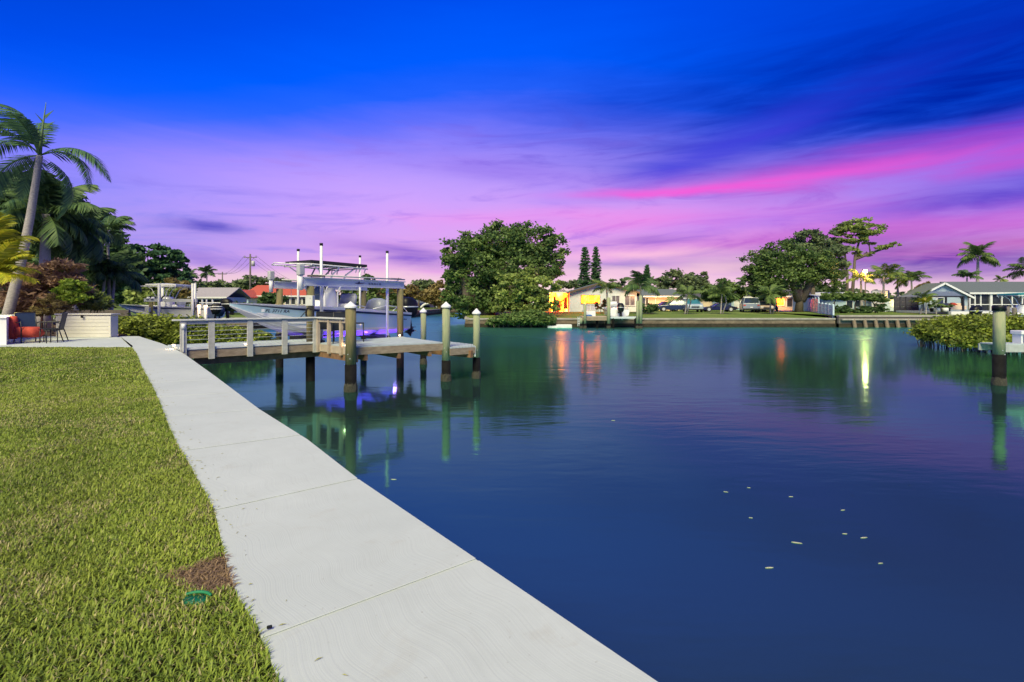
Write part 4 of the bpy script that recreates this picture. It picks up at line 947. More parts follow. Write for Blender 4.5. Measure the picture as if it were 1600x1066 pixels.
for i in range(4):
    M().beam(P(88, 486.5+i*4.2, 26.5), P(202, 486.5+i*4.2, 26), .10, .135).build('timber', OLDW, rw)

def hedge(label, blobs, n, size, seed, pal='mangrove', roots=None, name='mangrove'):
    b0 = blobs[0]; p = P(b0[0], b0[1], b0[4]); th = thing(name, label, 'mangrove', (p[0], p[1], WZ), world=True)
    B = [(*P(b[0], b[1], b[4]), b[2]/F*b[4], b[5], b[3]/F*b[4]) for b in blobs]
    leafcloud('foliage', B, n, size, pal, th, seed=seed, spread=.3, aspect=1.9)
    rr = random.Random(seed); m_ = M()
    for b in B:
        for _ in range(roots or 7):
            x0 = b[0]+rr.uniform(-.8, .8)*b[3]; y0 = b[1]+rr.uniform(-.8, .6)*b[4]
            m_.tube([(x0, y0, WZ-.2), (x0+rr.uniform(-.15, .15), y0, (WZ+b[2])/2), (b[0]+rr.uniform(-.3, .3)*b[3], b[1], b[2])], [.025, .025, .015], 5)
    m_.build('prop_roots', BARK, th); return th
hedge('long clipped mangrove hedge growing in the water behind the walkway', [(195, 524, 26, 25, 21.2, .9), (228, 521, 28, 25, 21.8, 1.0), (262, 521, 28, 25, 22.6, 1.0), (298, 523, 26, 25, 22.8, 1.0), (332, 530, 26, 21, 23.2, 1.0), (362, 533, 24, 20, 23.8, .9), (392, 535, 18, 17, 24.2, .8), (412, 534, 13, 12, 24.6, .6)], 34000, .085, 31)
hedge('rounded green mangrove clump in the water at the right edge', [(1462, 516, 24, 15, 28.5, 1.2), (1492, 515, 30, 19, 27.5, 1.3), (1530, 516, 32, 22, 26.5, 1.3), (1568, 518, 32, 23, 26, 1.3), (1608, 518, 34, 24, 25.5, 1.3), (1650, 520, 34, 24, 25, 1.3), (1448, 524, 12, 10, 28.5, .6), (1510, 530, 30, 14, 26.2, 1.0), (1560, 534, 32, 14, 25.4, 1.0)], 42000, .095, 32, roots=14)

# ------------------------------------------------------------------ left bank houses, poles, far palms
def roofgable(m_, x0, x1, y0, y1, ze, zr, axis='y', oh=.4, th=.12):
    """two roof slabs; ridge along axis"""
    if axis == 'y':
        xm = (x0+x1)/2; k = (zr-ze)/((x1-x0)/2); a, b = x0-oh, x1+oh
        for s in ((a, xm), (b, xm)):
            m_.extr([(s[0], y0-oh, ze-k*oh), (s[1], y0-oh, zr), (s[1], y0-oh, zr+th), (s[0], y0-oh, ze-k*oh+th)], (0, y1-y0+2*oh, 0))
    else:
        ym = (y0+y1)/2; k = (zr-ze)/((y1-y0)/2)
        for s in ((y0-oh, ym), (y1+oh, ym)):
            m_.extr([(x0-oh, s[0], ze-k*oh), (x0-oh, s[1], zr), (x0-oh, s[1], zr+th), (x0-oh, s[0], ze-k*oh+th)], (x1-x0+2*oh, 0, 0))
    return m_
def house(label, px0, px1, d, eave_y, ridge_y, deep, wall, roof, axis='y', wins=(), gz=None, base_y=487, fasciam=TRIM, name='house'):
    x0, _, z0 = P(px0, base_y, d); x1 = P(px1, 0, d)[0]; ze = P(0, eave_y, d)[2]; dr = d if axis == 'y' else d+deep/2; zr = P(0, ridge_y, dr)[2]
    th = thing(name, label, 'house', ((x0+x1)/2, d, z0), world=True); xm = (x0+x1)/2
    w = M().box(xm, d+deep/2, (z0+ze)/2-.2, x1-x0, deep, ze-z0+.4)
    if axis == 'y': w.extr([(x0, d, ze), (x1, d, ze), (xm, d, zr-.02)], (0, deep, 0))
    w.build('wall', wall, th)
    r = roofgable(M(), x0, x1, d, d+deep, ze, zr, axis).build('roof', roof, th)
    if axis == 'y':
        k = (zr-ze)/((x1-x0)/2)
        for a in (x0-.45, x1+.45): M().beam((a, d-.46, ze-k*.45+.02), (xm, d-.46, zr+.03), .06, .22).build('barge_board', fasciam, r)
    else: M().beam((x0-.42, d-.44, ze-.05), (x1+.42, d-.44, ze-.05), .06, .2).build('fascia', fasciam, r)
    for wn in wins:
        a, b, ya, yb, g = wn[:5]; div = wn[5] if len(wn) > 5 else 1; xa, _, za = P(a, yb, d); xb, _, zb = P(b, ya, d)
        f_ = M()
        for (cx, cz, sx, sz) in (((xa+xb)/2, za, xb-xa+.1, .08), ((xa+xb)/2, zb, xb-xa+.1, .08), (xa, (za+zb)/2, .08, zb-za), (xb, (za+zb)/2, .08, zb-za)): f_.box(cx, d-.04, cz, sx, .10, sz)
        for i in range(1, div): f_.box(xa+(xb-xa)*i/div, d-.035, (za+zb)/2, .07, .08, zb-za)
        fo = f_.build('window', wn[6] if len(wn) > 6 else TRIM, th)
        for i in range(div): M().box(xa+(xb-xa)*(i+.5)/div, d-.015, (za+zb)/2, (xb-xa)/div-.06, .03, zb-za-.05).build('pane', g, fo)
    return th
def post(th, px, d, ya, yb, w=.12, m=TRIM, nm='post'):
    x_, _, z0 = P(px, yb, d); M().box(x_, d, (z0+P(0, ya, d)[2])/2, w, w, P(0, ya, d)[2]-z0).build(nm, m, th)
h = house('grey roofed house with a dark screened porch behind the outboard motors', 296, 352, 62, 464.5, 451, 5, HSLB, mat('lavender_grey_roof', (.34, .32, .36), .85, .1, 8), 'x', [(302, 316, 468, 481, SCREEN), (318, 332, 468, 481, SCREEN), (334, 348, 468, 481, SCREEN)], base_y=484)
h = house('pale blue gabled house front with red tile roof behind the boat bow', 346, 388, 70, 464, 453.5, 12, HSLB, SHR, 'y', [(366, 374, 468, 474, SCREEN)], base_y=484)
h = house('long red tile roofed house wing with dark windows seen through the lift', 382, 486, 73, 462.5, 447, 9, HSCREAM, SHR, 'x', [(446, 453, 466, 476, SCREEN), (455, 462, 466, 476, SCREEN), (464, 471, 466, 476, SCREEN), (473, 480, 466, 476, SCREEN), (395, 402, 467, 474, SCREEN)], base_y=484)
h = house('distant white house behind the outboard motor at the end of the channel', 640, 694, 126, 476, 470, 9, HSWHITE, SHG, 'x', [(644, 652, 477, 483, GLOWY), (662, 672, 477, 484, SCREEN), (678, 684, 477, 484, SCREEN)], base_y=487)
def arch_thing():
    th = thing('white_arbor', 'small distant white garden arch by the channel end', 'arbor', P(671, 487, 119), world=True); pts = [P(671+14*math.cos(a), 485-11*math.sin(a), 119) for a in np.linspace(0, PI, 12)]
    M().tube(pts, .28, 6).build('arch', HSWHITE, th, True)
arch_thing()
def upole(px, ty, d, label, seed=0):
    x_, _, zt = P(px, ty, d); th = thing('utility_pole', label, 'utility pole', (x_, d, 0), world=True)
    M().tube([(x_, d, -.2), (x_, d, zt)], [.18, .13], 8).build('pole', OLDW, th, True); M().beam((x_-1.1, d, zt-.6), (x_+1.1, d, zt-.6), .12, .12).build('crossarm', OLDW, th)
    for k in (-1, 0, 1): M().tube([(x_+k, d, zt-.55), (x_+k, d, zt-.3)], .06, 6).build('insulator', GREYBOX, th)
    return x_, d, zt-.3, th
u1 = upole(391, 397, 88, 'taller utility pole with transformer above the red roof'); u2 = upole(347.5, 425, 130, 'shorter distant utility pole between palms and red roof')
M().tube([(u1[0]+.5, 88, u1[2]-1.8), (u1[0]+.5, 88, u1[2]-.9)], .28, 10).build('transformer', GREYBOX, u1[3], True)
u3 = (P(150, 430, 190)[0], 190, P(0, 430, 190)[2]); u4 = (P(470, 445, 160)[0], 160, P(0, 442, 160)[2])
pw = thing('power_line', 'thin power wires strung between the utility poles', 'wires', u1[:3], world=True)
for k in (-1, 0, 1):
    for a, b in ((u3, u2), (u2, u1), (u1, u4)):
        pts = [(a[0]+(b[0]-a[0])*q+k, a[1]+(b[1]-a[1])*q, a[2]+(b[2]-a[2])*q-1.2*math.sin(PI*q)) for q in np.linspace(0, 1, 9)]; M().tube(pts, .025, 4).build('wire', BLACKM, pw)
for i, (c, b, d, s_, lb) in enumerate([((296, 431), 298, 100, .85, 'distant palm with a thin trunk, left of two beside the grove'), ((323, 426), 324, 105, .95, 'taller distant palm, right of two beside the grove'), ((312, 443), 312, 98, .6, 'small dark distant palm head over the grey roof')]):
    palm(lb, c, d, b, 0, 'dusk', nf=18, sc=s_, r=.16, spread=(-.8, 1.1), seed=40+i)
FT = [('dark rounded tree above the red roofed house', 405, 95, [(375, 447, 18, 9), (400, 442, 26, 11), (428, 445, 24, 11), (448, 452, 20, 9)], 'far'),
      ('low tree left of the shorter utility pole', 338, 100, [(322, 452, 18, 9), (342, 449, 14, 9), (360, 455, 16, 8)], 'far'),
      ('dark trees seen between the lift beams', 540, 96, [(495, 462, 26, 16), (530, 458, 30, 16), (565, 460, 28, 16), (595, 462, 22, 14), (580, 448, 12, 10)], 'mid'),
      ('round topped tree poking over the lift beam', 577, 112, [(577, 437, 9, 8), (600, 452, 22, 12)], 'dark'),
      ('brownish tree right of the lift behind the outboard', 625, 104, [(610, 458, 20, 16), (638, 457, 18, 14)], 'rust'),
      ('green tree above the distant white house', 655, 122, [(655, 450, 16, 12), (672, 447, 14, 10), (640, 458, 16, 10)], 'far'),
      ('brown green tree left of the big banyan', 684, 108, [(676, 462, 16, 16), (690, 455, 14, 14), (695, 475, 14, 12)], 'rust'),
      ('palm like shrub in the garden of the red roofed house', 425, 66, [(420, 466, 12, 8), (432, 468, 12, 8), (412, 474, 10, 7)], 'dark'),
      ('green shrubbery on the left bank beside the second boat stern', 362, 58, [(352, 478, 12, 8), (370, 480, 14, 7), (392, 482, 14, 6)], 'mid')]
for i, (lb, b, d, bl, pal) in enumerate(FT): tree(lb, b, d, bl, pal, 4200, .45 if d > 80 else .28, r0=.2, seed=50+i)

# second lift and jet motors
l2 = thing('boat_lift', 'white boat lift holding the white boat beyond the hedge', 'boat lift', (*P(260, 490, 37)[:2], WZ), world=True)
for px, d in ((236, 36), (302, 36), (300, 40), (240, 40)): M().tube([(*P(px, 0, d)[:2], WZ-1), (*P(px, 0, d)[:2], P(0, 469, d)[2]-.15)], .13, 10).build('lift_post', PILEW, l2, True)
for d in (36, 40): M().beam(P(226, 469, d), P(308, 470, d), .16, .22).build('top_beam', BEAMM, l2)
for px, d in ((248.5, 35.8), (254, 39), (301, 35.8), (304.5, 38)): M().tube([(*P(px, 0, d)[:2], WZ), P(px, 443, d)], .09, 10).build('guide_pipe', PVC, l2, True)
M().box(*P(231, 484, 35.8), .3, .2, .35).build('power_box', mat('pale_box', (.6, .6, .55)), l2, bevel=.02)
for px in (232, 239): M().loft([(P(0, 466.5, 36)[2]-.05, *P(px, 0, 36)[:2], .16, .16), (P(0, 464, 36)[2], *P(px, 0, 36)[:2], .08, .08)], 12, 2).build('motor', WHITE, l2, True)
def spare_outboard(px, py, d, label, m, sc=1.0, stripe=None):
    x_, y_, z_ = P(px, py, d); th = thing('outboard_motor', label, 'outboard motor', (x_, y_, z_), .5)
    M().loft([(-.25*sc, 0, 0, .18*sc, .15*sc), (0, .02, 0, .30*sc, .22*sc), (.25*sc, .04, 0, .34*sc, .24*sc), (.42*sc, .05, 0, .26*sc, .18*sc), (.46*sc, .05, 0, .1*sc, .08*sc)], 18, 3).build('cowl', m, th, True)
    if stripe:
        for q in (.05, .2): M().loft([(q*sc, .04, 0, .345*sc, .247*sc), ((q+.06)*sc, .04, 0, .345*sc, .247*sc)], 18, 3).build('stripe', stripe, th, True)
    M().beam((0, 0, -.2*sc), (-.1, 0, -1.0*sc), .12*sc, .22*sc).build('midsection', m, th)
spare_outboard(337, 485, 36.2, 'black outboard motor with pale stripes at the white boat stern', BLACK, 1.1, TRIM)
spare_outboard(343, 489, 37.0, 'second dark outboard motor tilted behind the striped one', mat('dark_blue_cowl', (.02, .03, .08), .3), 1.0)
for px, h_, lb in ((311, 478.5, 'warm lamp on a white post, left of two by the outboards'), (321.5, 479, 'warm lamp on a white post, right of two by the outboards')):
    x_, y_, z_ = P(px, h_, 34.5); th = thing('post_lamp', lb, 'lamp', (x_, y_, WZ), world=True)
    M().tube([(x_, y_, WZ-.3), (x_, y_, z_-.08)], .10, 10).build('post', PVC, th, True); M().loft([(z_-.04, x_, y_, .11, .11), (z_+.08, x_, y_, .09, .09)], 12, 2).build('lens', LAMP, th, True)
    lampdata('post_lamp_glow', (x_, y_-.3, z_+.15), 12, (1, .5, .2), .1)
gt = thing('dock_gate', 'pale blue tubular dock frame behind the outboard motors', 'frame', P(330, 490, 40), world=True)
M().tube([P(312, 473.5, 40), P(344, 473.5, 40), P(344, 490, 40)], .05, 6).build('tube_frame', PVC, gt); 
for px in (316, 323, 332): M().tube([P(px, 468, 40), P(px, 490, 40)], .06, 6).build('upright', PVC, gt)

# ------------------------------------------------------------------ far bank: trees
tree('huge dark banyan with a broad domed crown at the point of the far bank', 745, 58, [(738, 396, 42, 34), (778, 380, 42, 32), (825, 378, 46, 30), (862, 390, 24, 24), (712, 420, 24, 28), (755, 425, 50, 38), (808, 418, 58, 38), (855, 420, 24, 22), (716, 462, 22, 28), (745, 465, 38, 34), (790, 462, 40, 30), (707, 440, 16, 20), (725, 488, 24, 14), (700, 395, 12, 14)],
     'mid', 34000, .25, r0=.9, seed=71, trunks=[[(745, 500), (748, 460), (770, 420)], [(760, 498), (770, 450), (800, 410)], [(735, 498), (730, 450), (718, 420)]], gz=-.3, spread=.165)
tree('lighter olive tree in front of the banyan beside the orange lit room', 815, 53.5, [(800, 452, 34, 22), (835, 446, 30, 22), (862, 445, 16, 12), (790, 478, 28, 16), (825, 474, 34, 20), (855, 478, 18, 14), (835, 424, 16, 9)], 'olive', 11000, .23, r0=.25, seed=72, gz=-.3, spread=.15,
     trunks=[[(820, 500), (815, 470), (800, 455)], [(828, 500), (840, 465), (850, 445)]])
hedge('dark mangrove hanging over the far seawall under the olive tree', [(800, 500, 22, 9, 50.3, 1.0), (828, 498, 28, 11, 50.1, 1.1), (852, 501, 16, 8, 50.0, .9), (775, 504, 14, 5, 50.3, .7)], 8000, .2, 73, 'mid', roots=10)
tree('wide spreading tree with a leaning pale limb right of the parked cars', 1250, 66, [(1192, 412, 30, 24), (1180, 438, 22, 20), (1225, 400, 34, 24), (1222, 430, 44, 28), (1262, 418, 40, 32), (1292, 436, 26, 26), (1208, 455, 32, 14), (1285, 412, 24, 22), (1168, 448, 10, 10)], 'mid', 22000, .23, r0=.55, seed=74, spread=.165,
     trunks=[[(1248, 489), (1250, 465), (1248, 440)], [(1248, 470), (1238, 440), (1225, 420)], [(1252, 470), (1268, 440), (1280, 410)]])
tree('sparse topped taller tree behind the wide spreading tree', 1270, 72, [(1240, 382, 20, 14), (1262, 372, 24, 14), (1290, 376, 20, 14), (1275, 392, 34, 16), (1305, 395, 18, 16), (1298, 420, 24, 22)], 'far', 7500, .30, r0=.35, seed=75, spread=.16)
tree('tall open crowned tree with flat layered foliage left of the palms', 1330, 74, [(1345, 351, 26, 8), (1322, 361, 18, 8), (1366, 360, 16, 7), (1308, 374, 14, 9), (1336, 374, 20, 8), (1360, 378, 12, 6), (1380, 387, 16, 4), (1398, 382, 8, 3.5), (1318, 393, 18, 9), (1350, 397, 12, 6), (1304, 390, 12, 9), (1316, 412, 12, 8), (1332, 358, 14, 9), (1344, 364, 22, 7)], 'olive', 8500, .26, r0=.24, seed=76, spread=.22,
     trunks=[[(1331, 470), (1334, 430), (1336, 400), (1346, 365)], [(1323, 470), (1324, 430), (1320, 395)], [(1336, 405), (1360, 396), (1396, 383)]])
def conifer(px, top, base, d, w, label, seed):
    x_, _, zt = P(px, top, d); zb = 0; th = thing('conifer_tree', label, 'tree', (x_, d, 0), world=True, group=None)
    M().tube([(x_, d, 0), (x_, d, zt)], [.28, .04], 8).build('trunk', BARK, th, True)
    r = np.random.default_rng(seed); B = []; H = zt; z1 = P(0, base, d)[2]; n = 16
    for i in range(n):
        q = i/(n-1); zz = z1+(zt-z1)*q; rr_ = w/F*d*(.95-.6*q**2.2)
        for k in range(4):
            a = 2*PI*k/4+i*.8+r.uniform(-.3, .3); B.append((x_+math.cos(a)*rr_*.5, d+math.sin(a)*rr_*.5, zz+r.uniform(-.1, .1), rr_*.55, rr_*.55, (zt-z1)/n*.42))
    leafcloud('foliage', B, 4200, .16, 'bluish', th, seed=seed, spread=.34, aspect=3.6)
conifer(914, 388, 447, 92, 10, 'taller feathery column shaped pine, left of the pair over the white house', 1)
conifer(931, 388, 447, 92.5, 8.5, 'narrower column shaped pine, right of the pair over the white house', 2)
conifer(1011, 416, 452, 100, 6.5, 'small lone column shaped pine behind the palms', 3)
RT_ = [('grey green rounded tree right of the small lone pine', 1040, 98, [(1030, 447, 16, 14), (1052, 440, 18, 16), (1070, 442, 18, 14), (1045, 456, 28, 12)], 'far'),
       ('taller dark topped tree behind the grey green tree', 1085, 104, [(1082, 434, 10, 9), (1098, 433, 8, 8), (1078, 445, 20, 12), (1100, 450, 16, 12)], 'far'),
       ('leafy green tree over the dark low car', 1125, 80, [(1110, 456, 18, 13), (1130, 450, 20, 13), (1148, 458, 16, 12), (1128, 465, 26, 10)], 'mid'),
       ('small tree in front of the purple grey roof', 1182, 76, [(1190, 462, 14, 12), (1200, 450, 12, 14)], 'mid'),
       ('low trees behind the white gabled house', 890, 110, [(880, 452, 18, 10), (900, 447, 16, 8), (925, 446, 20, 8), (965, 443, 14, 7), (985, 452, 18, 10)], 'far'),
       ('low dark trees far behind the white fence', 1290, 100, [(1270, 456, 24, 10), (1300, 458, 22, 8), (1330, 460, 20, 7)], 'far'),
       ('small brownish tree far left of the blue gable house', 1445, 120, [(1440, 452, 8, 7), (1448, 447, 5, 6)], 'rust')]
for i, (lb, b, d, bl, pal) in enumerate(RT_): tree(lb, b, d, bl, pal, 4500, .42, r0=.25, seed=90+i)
# far off wood reading as one mass
def wood(px0, px1, d, y0, y1, n, seed, label):
    r = np.random.default_rng(seed); B = []
    for i in range(int((px1-px0)/11)):
        px = px0+i*11+r.uniform(-3, 3); B.append(blob(px, r.uniform(y0, y1)+6, 13, 11, d, .8)); B.append(blob(px, 476, 13, 12, d, .8))
    o = leafcloud('far_trees', B, n, .8, 'far', None, seed=seed, aspect=1.4); tag(o, label, 'trees', kind='stuff')
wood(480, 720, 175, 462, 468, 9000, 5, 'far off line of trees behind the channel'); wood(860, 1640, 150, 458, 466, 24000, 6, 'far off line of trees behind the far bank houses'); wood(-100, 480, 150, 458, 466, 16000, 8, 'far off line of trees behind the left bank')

fp = [((948, 452), 950, 60, .9, 12, 'mid', 'palm standing in front of the white gabled house'), ((1001, 447), 1000, 61, 1.15, 16, 'dusk', 'big bushy palm at the right corner of the white gabled house'),
      ((1075, 461), 1070, 60, .85, 12, 'mid', 'palm with paired pale trunks in front of the silver car'), ((1128, 460), 1126, 60, .95, 14, 'mid', 'palm with paired pale trunks in front of the dark low car'),
      ((1203, 460), 1204, 60.5, .9, 13, 'mid', 'young palm with paired trunks right of the grey off roader'), ((1165, 440), 1160, 84, .9, 12, 'dusk', 'palm fronds peeking out left of the wide tree'),
      ((1050, 470), 1048, 72, .55, 10, 'olive', 'short golden palm before the warm lit garage')]
for i, (c, b, d, s_, nf, kd, lb) in enumerate(fp):
    kk = {'mid': 'coco', 'dusk': 'dusk', 'olive': 'olive'}[kd]; p = palm(lb, c, d, b, -.1, kk, nf=nf, sc=s_, r=.07 if 'paired' in lb else .12, spread=(-.6, 1.0), seed=60+i)
    if 'paired' in lb:
        bx = (b-800)/F*d; cx, _, cz2 = P(c[0], c[1], d)
        M().tube([(bx+.25, d+.1, -.2), (bx+.7, d+.1, (cz2)*.55), (cx+.45, d+.1, cz2)], [.08, .07, .06], 8).build('trunk', PALMBARK, p, True)
rp = [((1345, 436), 1347, 64, .95, 12, 'olive', 'yellowish palm at the left end of the palm row, lamp behind it'), ((1381, 432), 1380, 66, 1.1, 14, 'coco', 'full palm in the middle of the palm row with golden underside'),
      ((1402, 434), 1404, 68, 1.0, 13, 'dusk', 'dark palm third in the palm row'), ((1424, 438), 1427, 66, .95, 12, 'coco', 'drooping palm at the right end of the palm row')]
for i, (c, b, d, s_, nf, kk, lb) in enumerate(rp): palm(lb, c, d, b, 0, kk, nf=nf, sc=s_, r=.14, spread=(-.5, 1.0), seed=80+i)
palm('tall coconut palm with a full round crown over the blue house roof', (1528, 402), 84, 1527, 0, 'coco', nf=20, sc=1.5, r=.24, spread=(-.5, 1.1), seed=91)
palm('small palm crown just above the blue house roof left of the tall one', (1511, 434), 80, 1510, 0, 'dusk', nf=12, sc=.9, r=.15, spread=(-.2, 1.0), seed=92)
palm('palm crown cut by the right edge of the picture over the roof', (1604, 424), 80, 1606, 0, 'coco', nf=16, sc=1.3, r=.2, spread=(-.3, 1.0), seed=93)
palm('tiny distant palm top behind the blue house roof', (1563, 438), 100, 1563, 0, 'olive', nf=12, sc=.7, r=.15, seed=94)
palm('short green palm under the patio roof corner of the blue house', (1443, 466), 55, 1438, 0, 'coco', nf=12, sc=.65, r=.08, seed=95)
palm('bright yellow green small palm in front of the blue patio', (1447, 474), 54.2, 1447, 0, 'gold', nf=12, sc=.5, r=.06, seed=96)
palm('potted palm beside the patio post', (1463, 476), 54.4, 1463, 0, 'coco', nf=10, sc=.42, r=.05, seed=97)

# ------------------------------------------------------------------ far bank: houses
ha = house('white gabled house with orange lit window and brown roof edge on the far bank', 890, 995, 68, 457, 442, 12, HSWHITE, SHG, 'y',
     [(908, 937, 461.5, 474.5, GLOWW, 3, BROWNT), (956, 968, 462, 480, mat('curtain_pane', (.20, .17, .20), .3, .3, 2), 2), (976, 992, 462, 478, mat('curtain_pane', (.2, .17, .2)), 2), (910, 935, 476, 485, mat('panel_lavender', (.5, .5, .6), .6), 2)], fasciam=BROWNT)
d_ = 68; x0, _, z0 = P(861, 487, d_); x1, _, z1 = P(890, 457.5, d_)
M().box((x0+x1)/2, d_+2.6, (z0+z1)/2, x1-x0+.0, .1, z1-z0).build('lit_room_wall', GLOWR, ha)
M().box((x0+x1)/2, d_+1.3, z1+.08, x1-x0+.3, 3.2, .14).build('porch_roof', TRIM, ha); M().box((x0+x1)/2, d_+1.3, z0-.1, x1-x0, 3, .2).build('porch_floor', HSWHITE, ha)
for px in (861, 868, 881, 888): post(ha, px, d_-.1, 458, 487, .1, BROWNT)
for (px, ya, w_, h_) in ((872, 480, .9, .8), (884, 474, .5, 1.6), (866, 470, .35, 1.2)): x_, _, z_ = P(px, ya, d_+2.1); M().loft([(z_-h_/2, x_, d_+2.1, w_/2, .2), (z_+h_/2, x_, d_+2.1, w_/3, .15)], 10, 3).build('room_silhouette', BROWNT, ha, True)
M().loft([(P(0, 480, 67.2)[2], P(877, 0, 0)[0]*1+(877-800)/F*67.2, 67.2, .05, .05), (P(0, 478.5, 67.2)[2], (877-800)/F*67.2, 67.2, .05, .05)], 8, 2).build('knob', BROWNT, ha)
hb_ = house('low grey roofed house with a warm lit garage wall right of the white house', 1008, 1062, 80, 463, 453, 9, HSCREAM, SHG, 'x', [(1024, 1046, 465, 480, mat('cream_garage_door', (.62, .48, .34), .6, .05, 3), 1), (1008.5, 1013, 465, 478, SCREEN)], base_y=484)
hc_ = house('house with purple grey roof and light blue garage behind the grey off roader', 1143, 1180, 84, 464, 452, 8, HSLB, SHD, 'x', [(1147, 1158, 467, 481, mat('white_garage_door', (.7, .72, .75), .5, .05, 2), 1), (1161, 1172, 467, 481, mat('white_garage_door', (.7, .72, .75)), 1)], base_y=485)
he_ = house('cream walled house partly hidden behind the palms and dark low car', 1070, 1115, 92, 466, 458, 8, HSCREAM, SHD, 'x', [(1076, 1082, 469, 477, SCREEN)], base_y=484)
hd_ = house('house with an orange lit porch under the wide spreading tree', 1182, 1252, 84, 463, 453, 9, HSCREAM, SHD, 'x', [(1186, 1204, 466, 481, mat('white_garage_door', (.7, .7, .7)), 1), (1213, 1225, 466, 478, GLOWW, 1), (1229, 1238, 466, 480, SCREEN)], base_y=485)
for p_, en in ((P(1035, 464, 76.5), 700), (P(1222, 465, 81.0), 600), (P(1000, 462, 66.0), 150)): spot('porch_lamp_glow', p_, (0, 1, -.35), en, (1, .50, .18), 130, .2)
hw = house('long low white shed roofed building behind the flat topped tree', 1282, 1362, 70, 465, 458, 7, HSLB, TRIM, 'x', [(1322, 1332, 470, 482, GLASS), (1336, 1344, 470, 480, GLASS)], base_y=487)
ww = thing('garden_wall', 'tall white garden wall under the golden palms', 'wall', P(1375, 487, 67), world=True)
M().box(*P(1374, 471, 67), 2.0, .25, 2.7).build('wall_panel', HSWHITE, ww); M().box(*P(1376, 463, 69), 2.2, .25, 1.6).build('wall_panel', HSWHITE, ww)
def vfence(label, pts, hgt, name='vinyl_fence', n=6, m=VINYL):
    (xa, ya, za), (xb, yb, zb) = pts; th = thing(name, label, 'fence', (xa, ya, za), world=True)
    for i in range(n+1):
        q = i/n; x_, y_, z_ = xa+(xb-xa)*q, ya+(yb-ya)*q, za+(zb-za)*q
        M().box(x_, y_, z_+hgt/2, .14, .14, hgt+.1).build('post', m, th); M().loft([(z_+hgt+.05, x_, y_, .1, .1), (z_+hgt+.16, x_, y_, .02, .02)], 8, 4).build('cap', m, th)
        if i < n:
            x2, y2, z2 = xa+(xb-xa)*(i+1)/n, ya+(yb-ya)*(i+1)/n, za+(zb-za)*(i+1)/n; k = 3
            for j in range(k):
                hh = hgt/k; zc = (j+.5)*hh+.03; M().beam((x_, y_, z_+zc), (x2, y2, z2+zc), .05, hh-.03).build('panel', m, th)
    return th
vfence('tall pale blue vinyl fence running back from the water beside the wide tree', [P(1259, 486, 76), P(1279, 490, 60)], 1.75, n=5)
vfence('lower pale blue vinyl fence section ending at the seawall', [P(1280, 491, 59.4), P(1302, 497, 51.6)], 1.25, n=4)
vfence('pale blue vinyl fence panel right of the white garden wall', [P(1383, 486.5, 66), P(1397, 486.5, 66)], 1.5, n=1)
tree('flat topped dark green tree trained like a hedge over the white shed', 1335, 60, [(1300, 464, 14, 7), (1322, 463, 16, 7), (1345, 464, 16, 6), (1366, 466, 14, 6), (1378, 469, 8, 4)], 'mid', 7500, .2, r0=.10, seed=101, trunks=[[(1304, 489), (1303, 474), (1308, 466)], [(1336, 489), (1336, 476), (1340, 466)], [(1368, 489), (1366, 476), (1360, 466)]], name='hedge_tree')
for i, (px, ry, lb) in enumerate(((1315, 484, 'dark garden shrub under the flat topped tree'), (1350, 485, 'shrub with chairs before the shed windows'), (1011, 482, 'round dark green bush left of the gravel patch'), (1372, 482, 'small dark shrub before the white wall'))):
    d = 60; tree(lb, px, d, [(px-5, ry, 9, 6), (px+6, ry, 9, 6)] if px != 1011 else [(1008, 481, 10, 9), (1020, 483, 10, 8)], 'dark', 1800, .16, cat='bush', name='bush', r0=.04, seed=110+i)
tree('rusty croton bush at the corner of the white gabled house', 938, 62, [(936, 479, 7, 6), (946, 476, 7, 8)], 'rust', 1200, .16, cat='bush', name='bush', r0=.04, seed=115)

# blue house at right
hr = house('blue gabled house with screened lanai and long grey roof at right', 1432, 1512, 63, 463.5, 443.5, 2.2, HSBLUE, SHG, 'y', [(1452, 1462, 465, 482, mat('pale_blue_door', (.5, .62, .7)), 1), (1464, 1474, 465, 476, GLASS, 1)], base_y=486)
xa, _, zb_ = P(1512, 486, 66); xb = P(1700, 0, 66)[0]; ze = P(0, 458.5, 66)[2]
M().box((xa+xb)/2+3, 66+4, (zb_+ze)/2, xb-xa-6, 5, ze-zb_).build('wall', HSBLUE, hr)
rr2 = M(); zr = P(0, 441.5, 71)[2]; rr2.extr([(xa-.5, 65.3, ze-.05), (xa+.8, 71.3, zr), (xa+.8, 71.3, zr+.12), (xa-.5, 65.3, ze+.08)], (xb-xa+4.6, 0, 0)); rr2.extr([(xa+6, 77.6, ze-.05), (xa+.8, 71.3, zr), (xa+.8, 71.3, zr+.12), (xa+6, 77.6, ze+.08)], (xb-xa+4.6, 0, 0)); main_roof = rr2.build('roof', SHG, hr)
M().beam((xa-.4, 65.25, ze), (xb, 65.25, ze), .10, .24).build('gutter', TRIM, main_roof)
for i, px in enumerate((1515, 1523, 1532, 1547.5, 1565, 1581, 1597, 1615, 1640)):
    post(hr, px, 65.5, 459.5, 486, .14 if i not in (3,) else .3, TRIM, 'lanai_post')
    if i < 8:
        a, b = P(px, 0, 65.5)[0], P((1515, 1523, 1532, 1547.5, 1565, 1581, 1597, 1615, 1640)[i+1], 0, 65.5)[0]
        M().box((a+b)/2, 65.55, (P(0, 459.5, 65.5)[2]+P(0, 486, 65.5)[2])/2, b-a-.14, .03, 2.1).build('screen_panel', SCREEN, hr)
        M().box((a+b)/2, 65.48, P(0, 476, 65.5)[2], b-a-.1, .06, .10).build('rail', TRIM, hr)
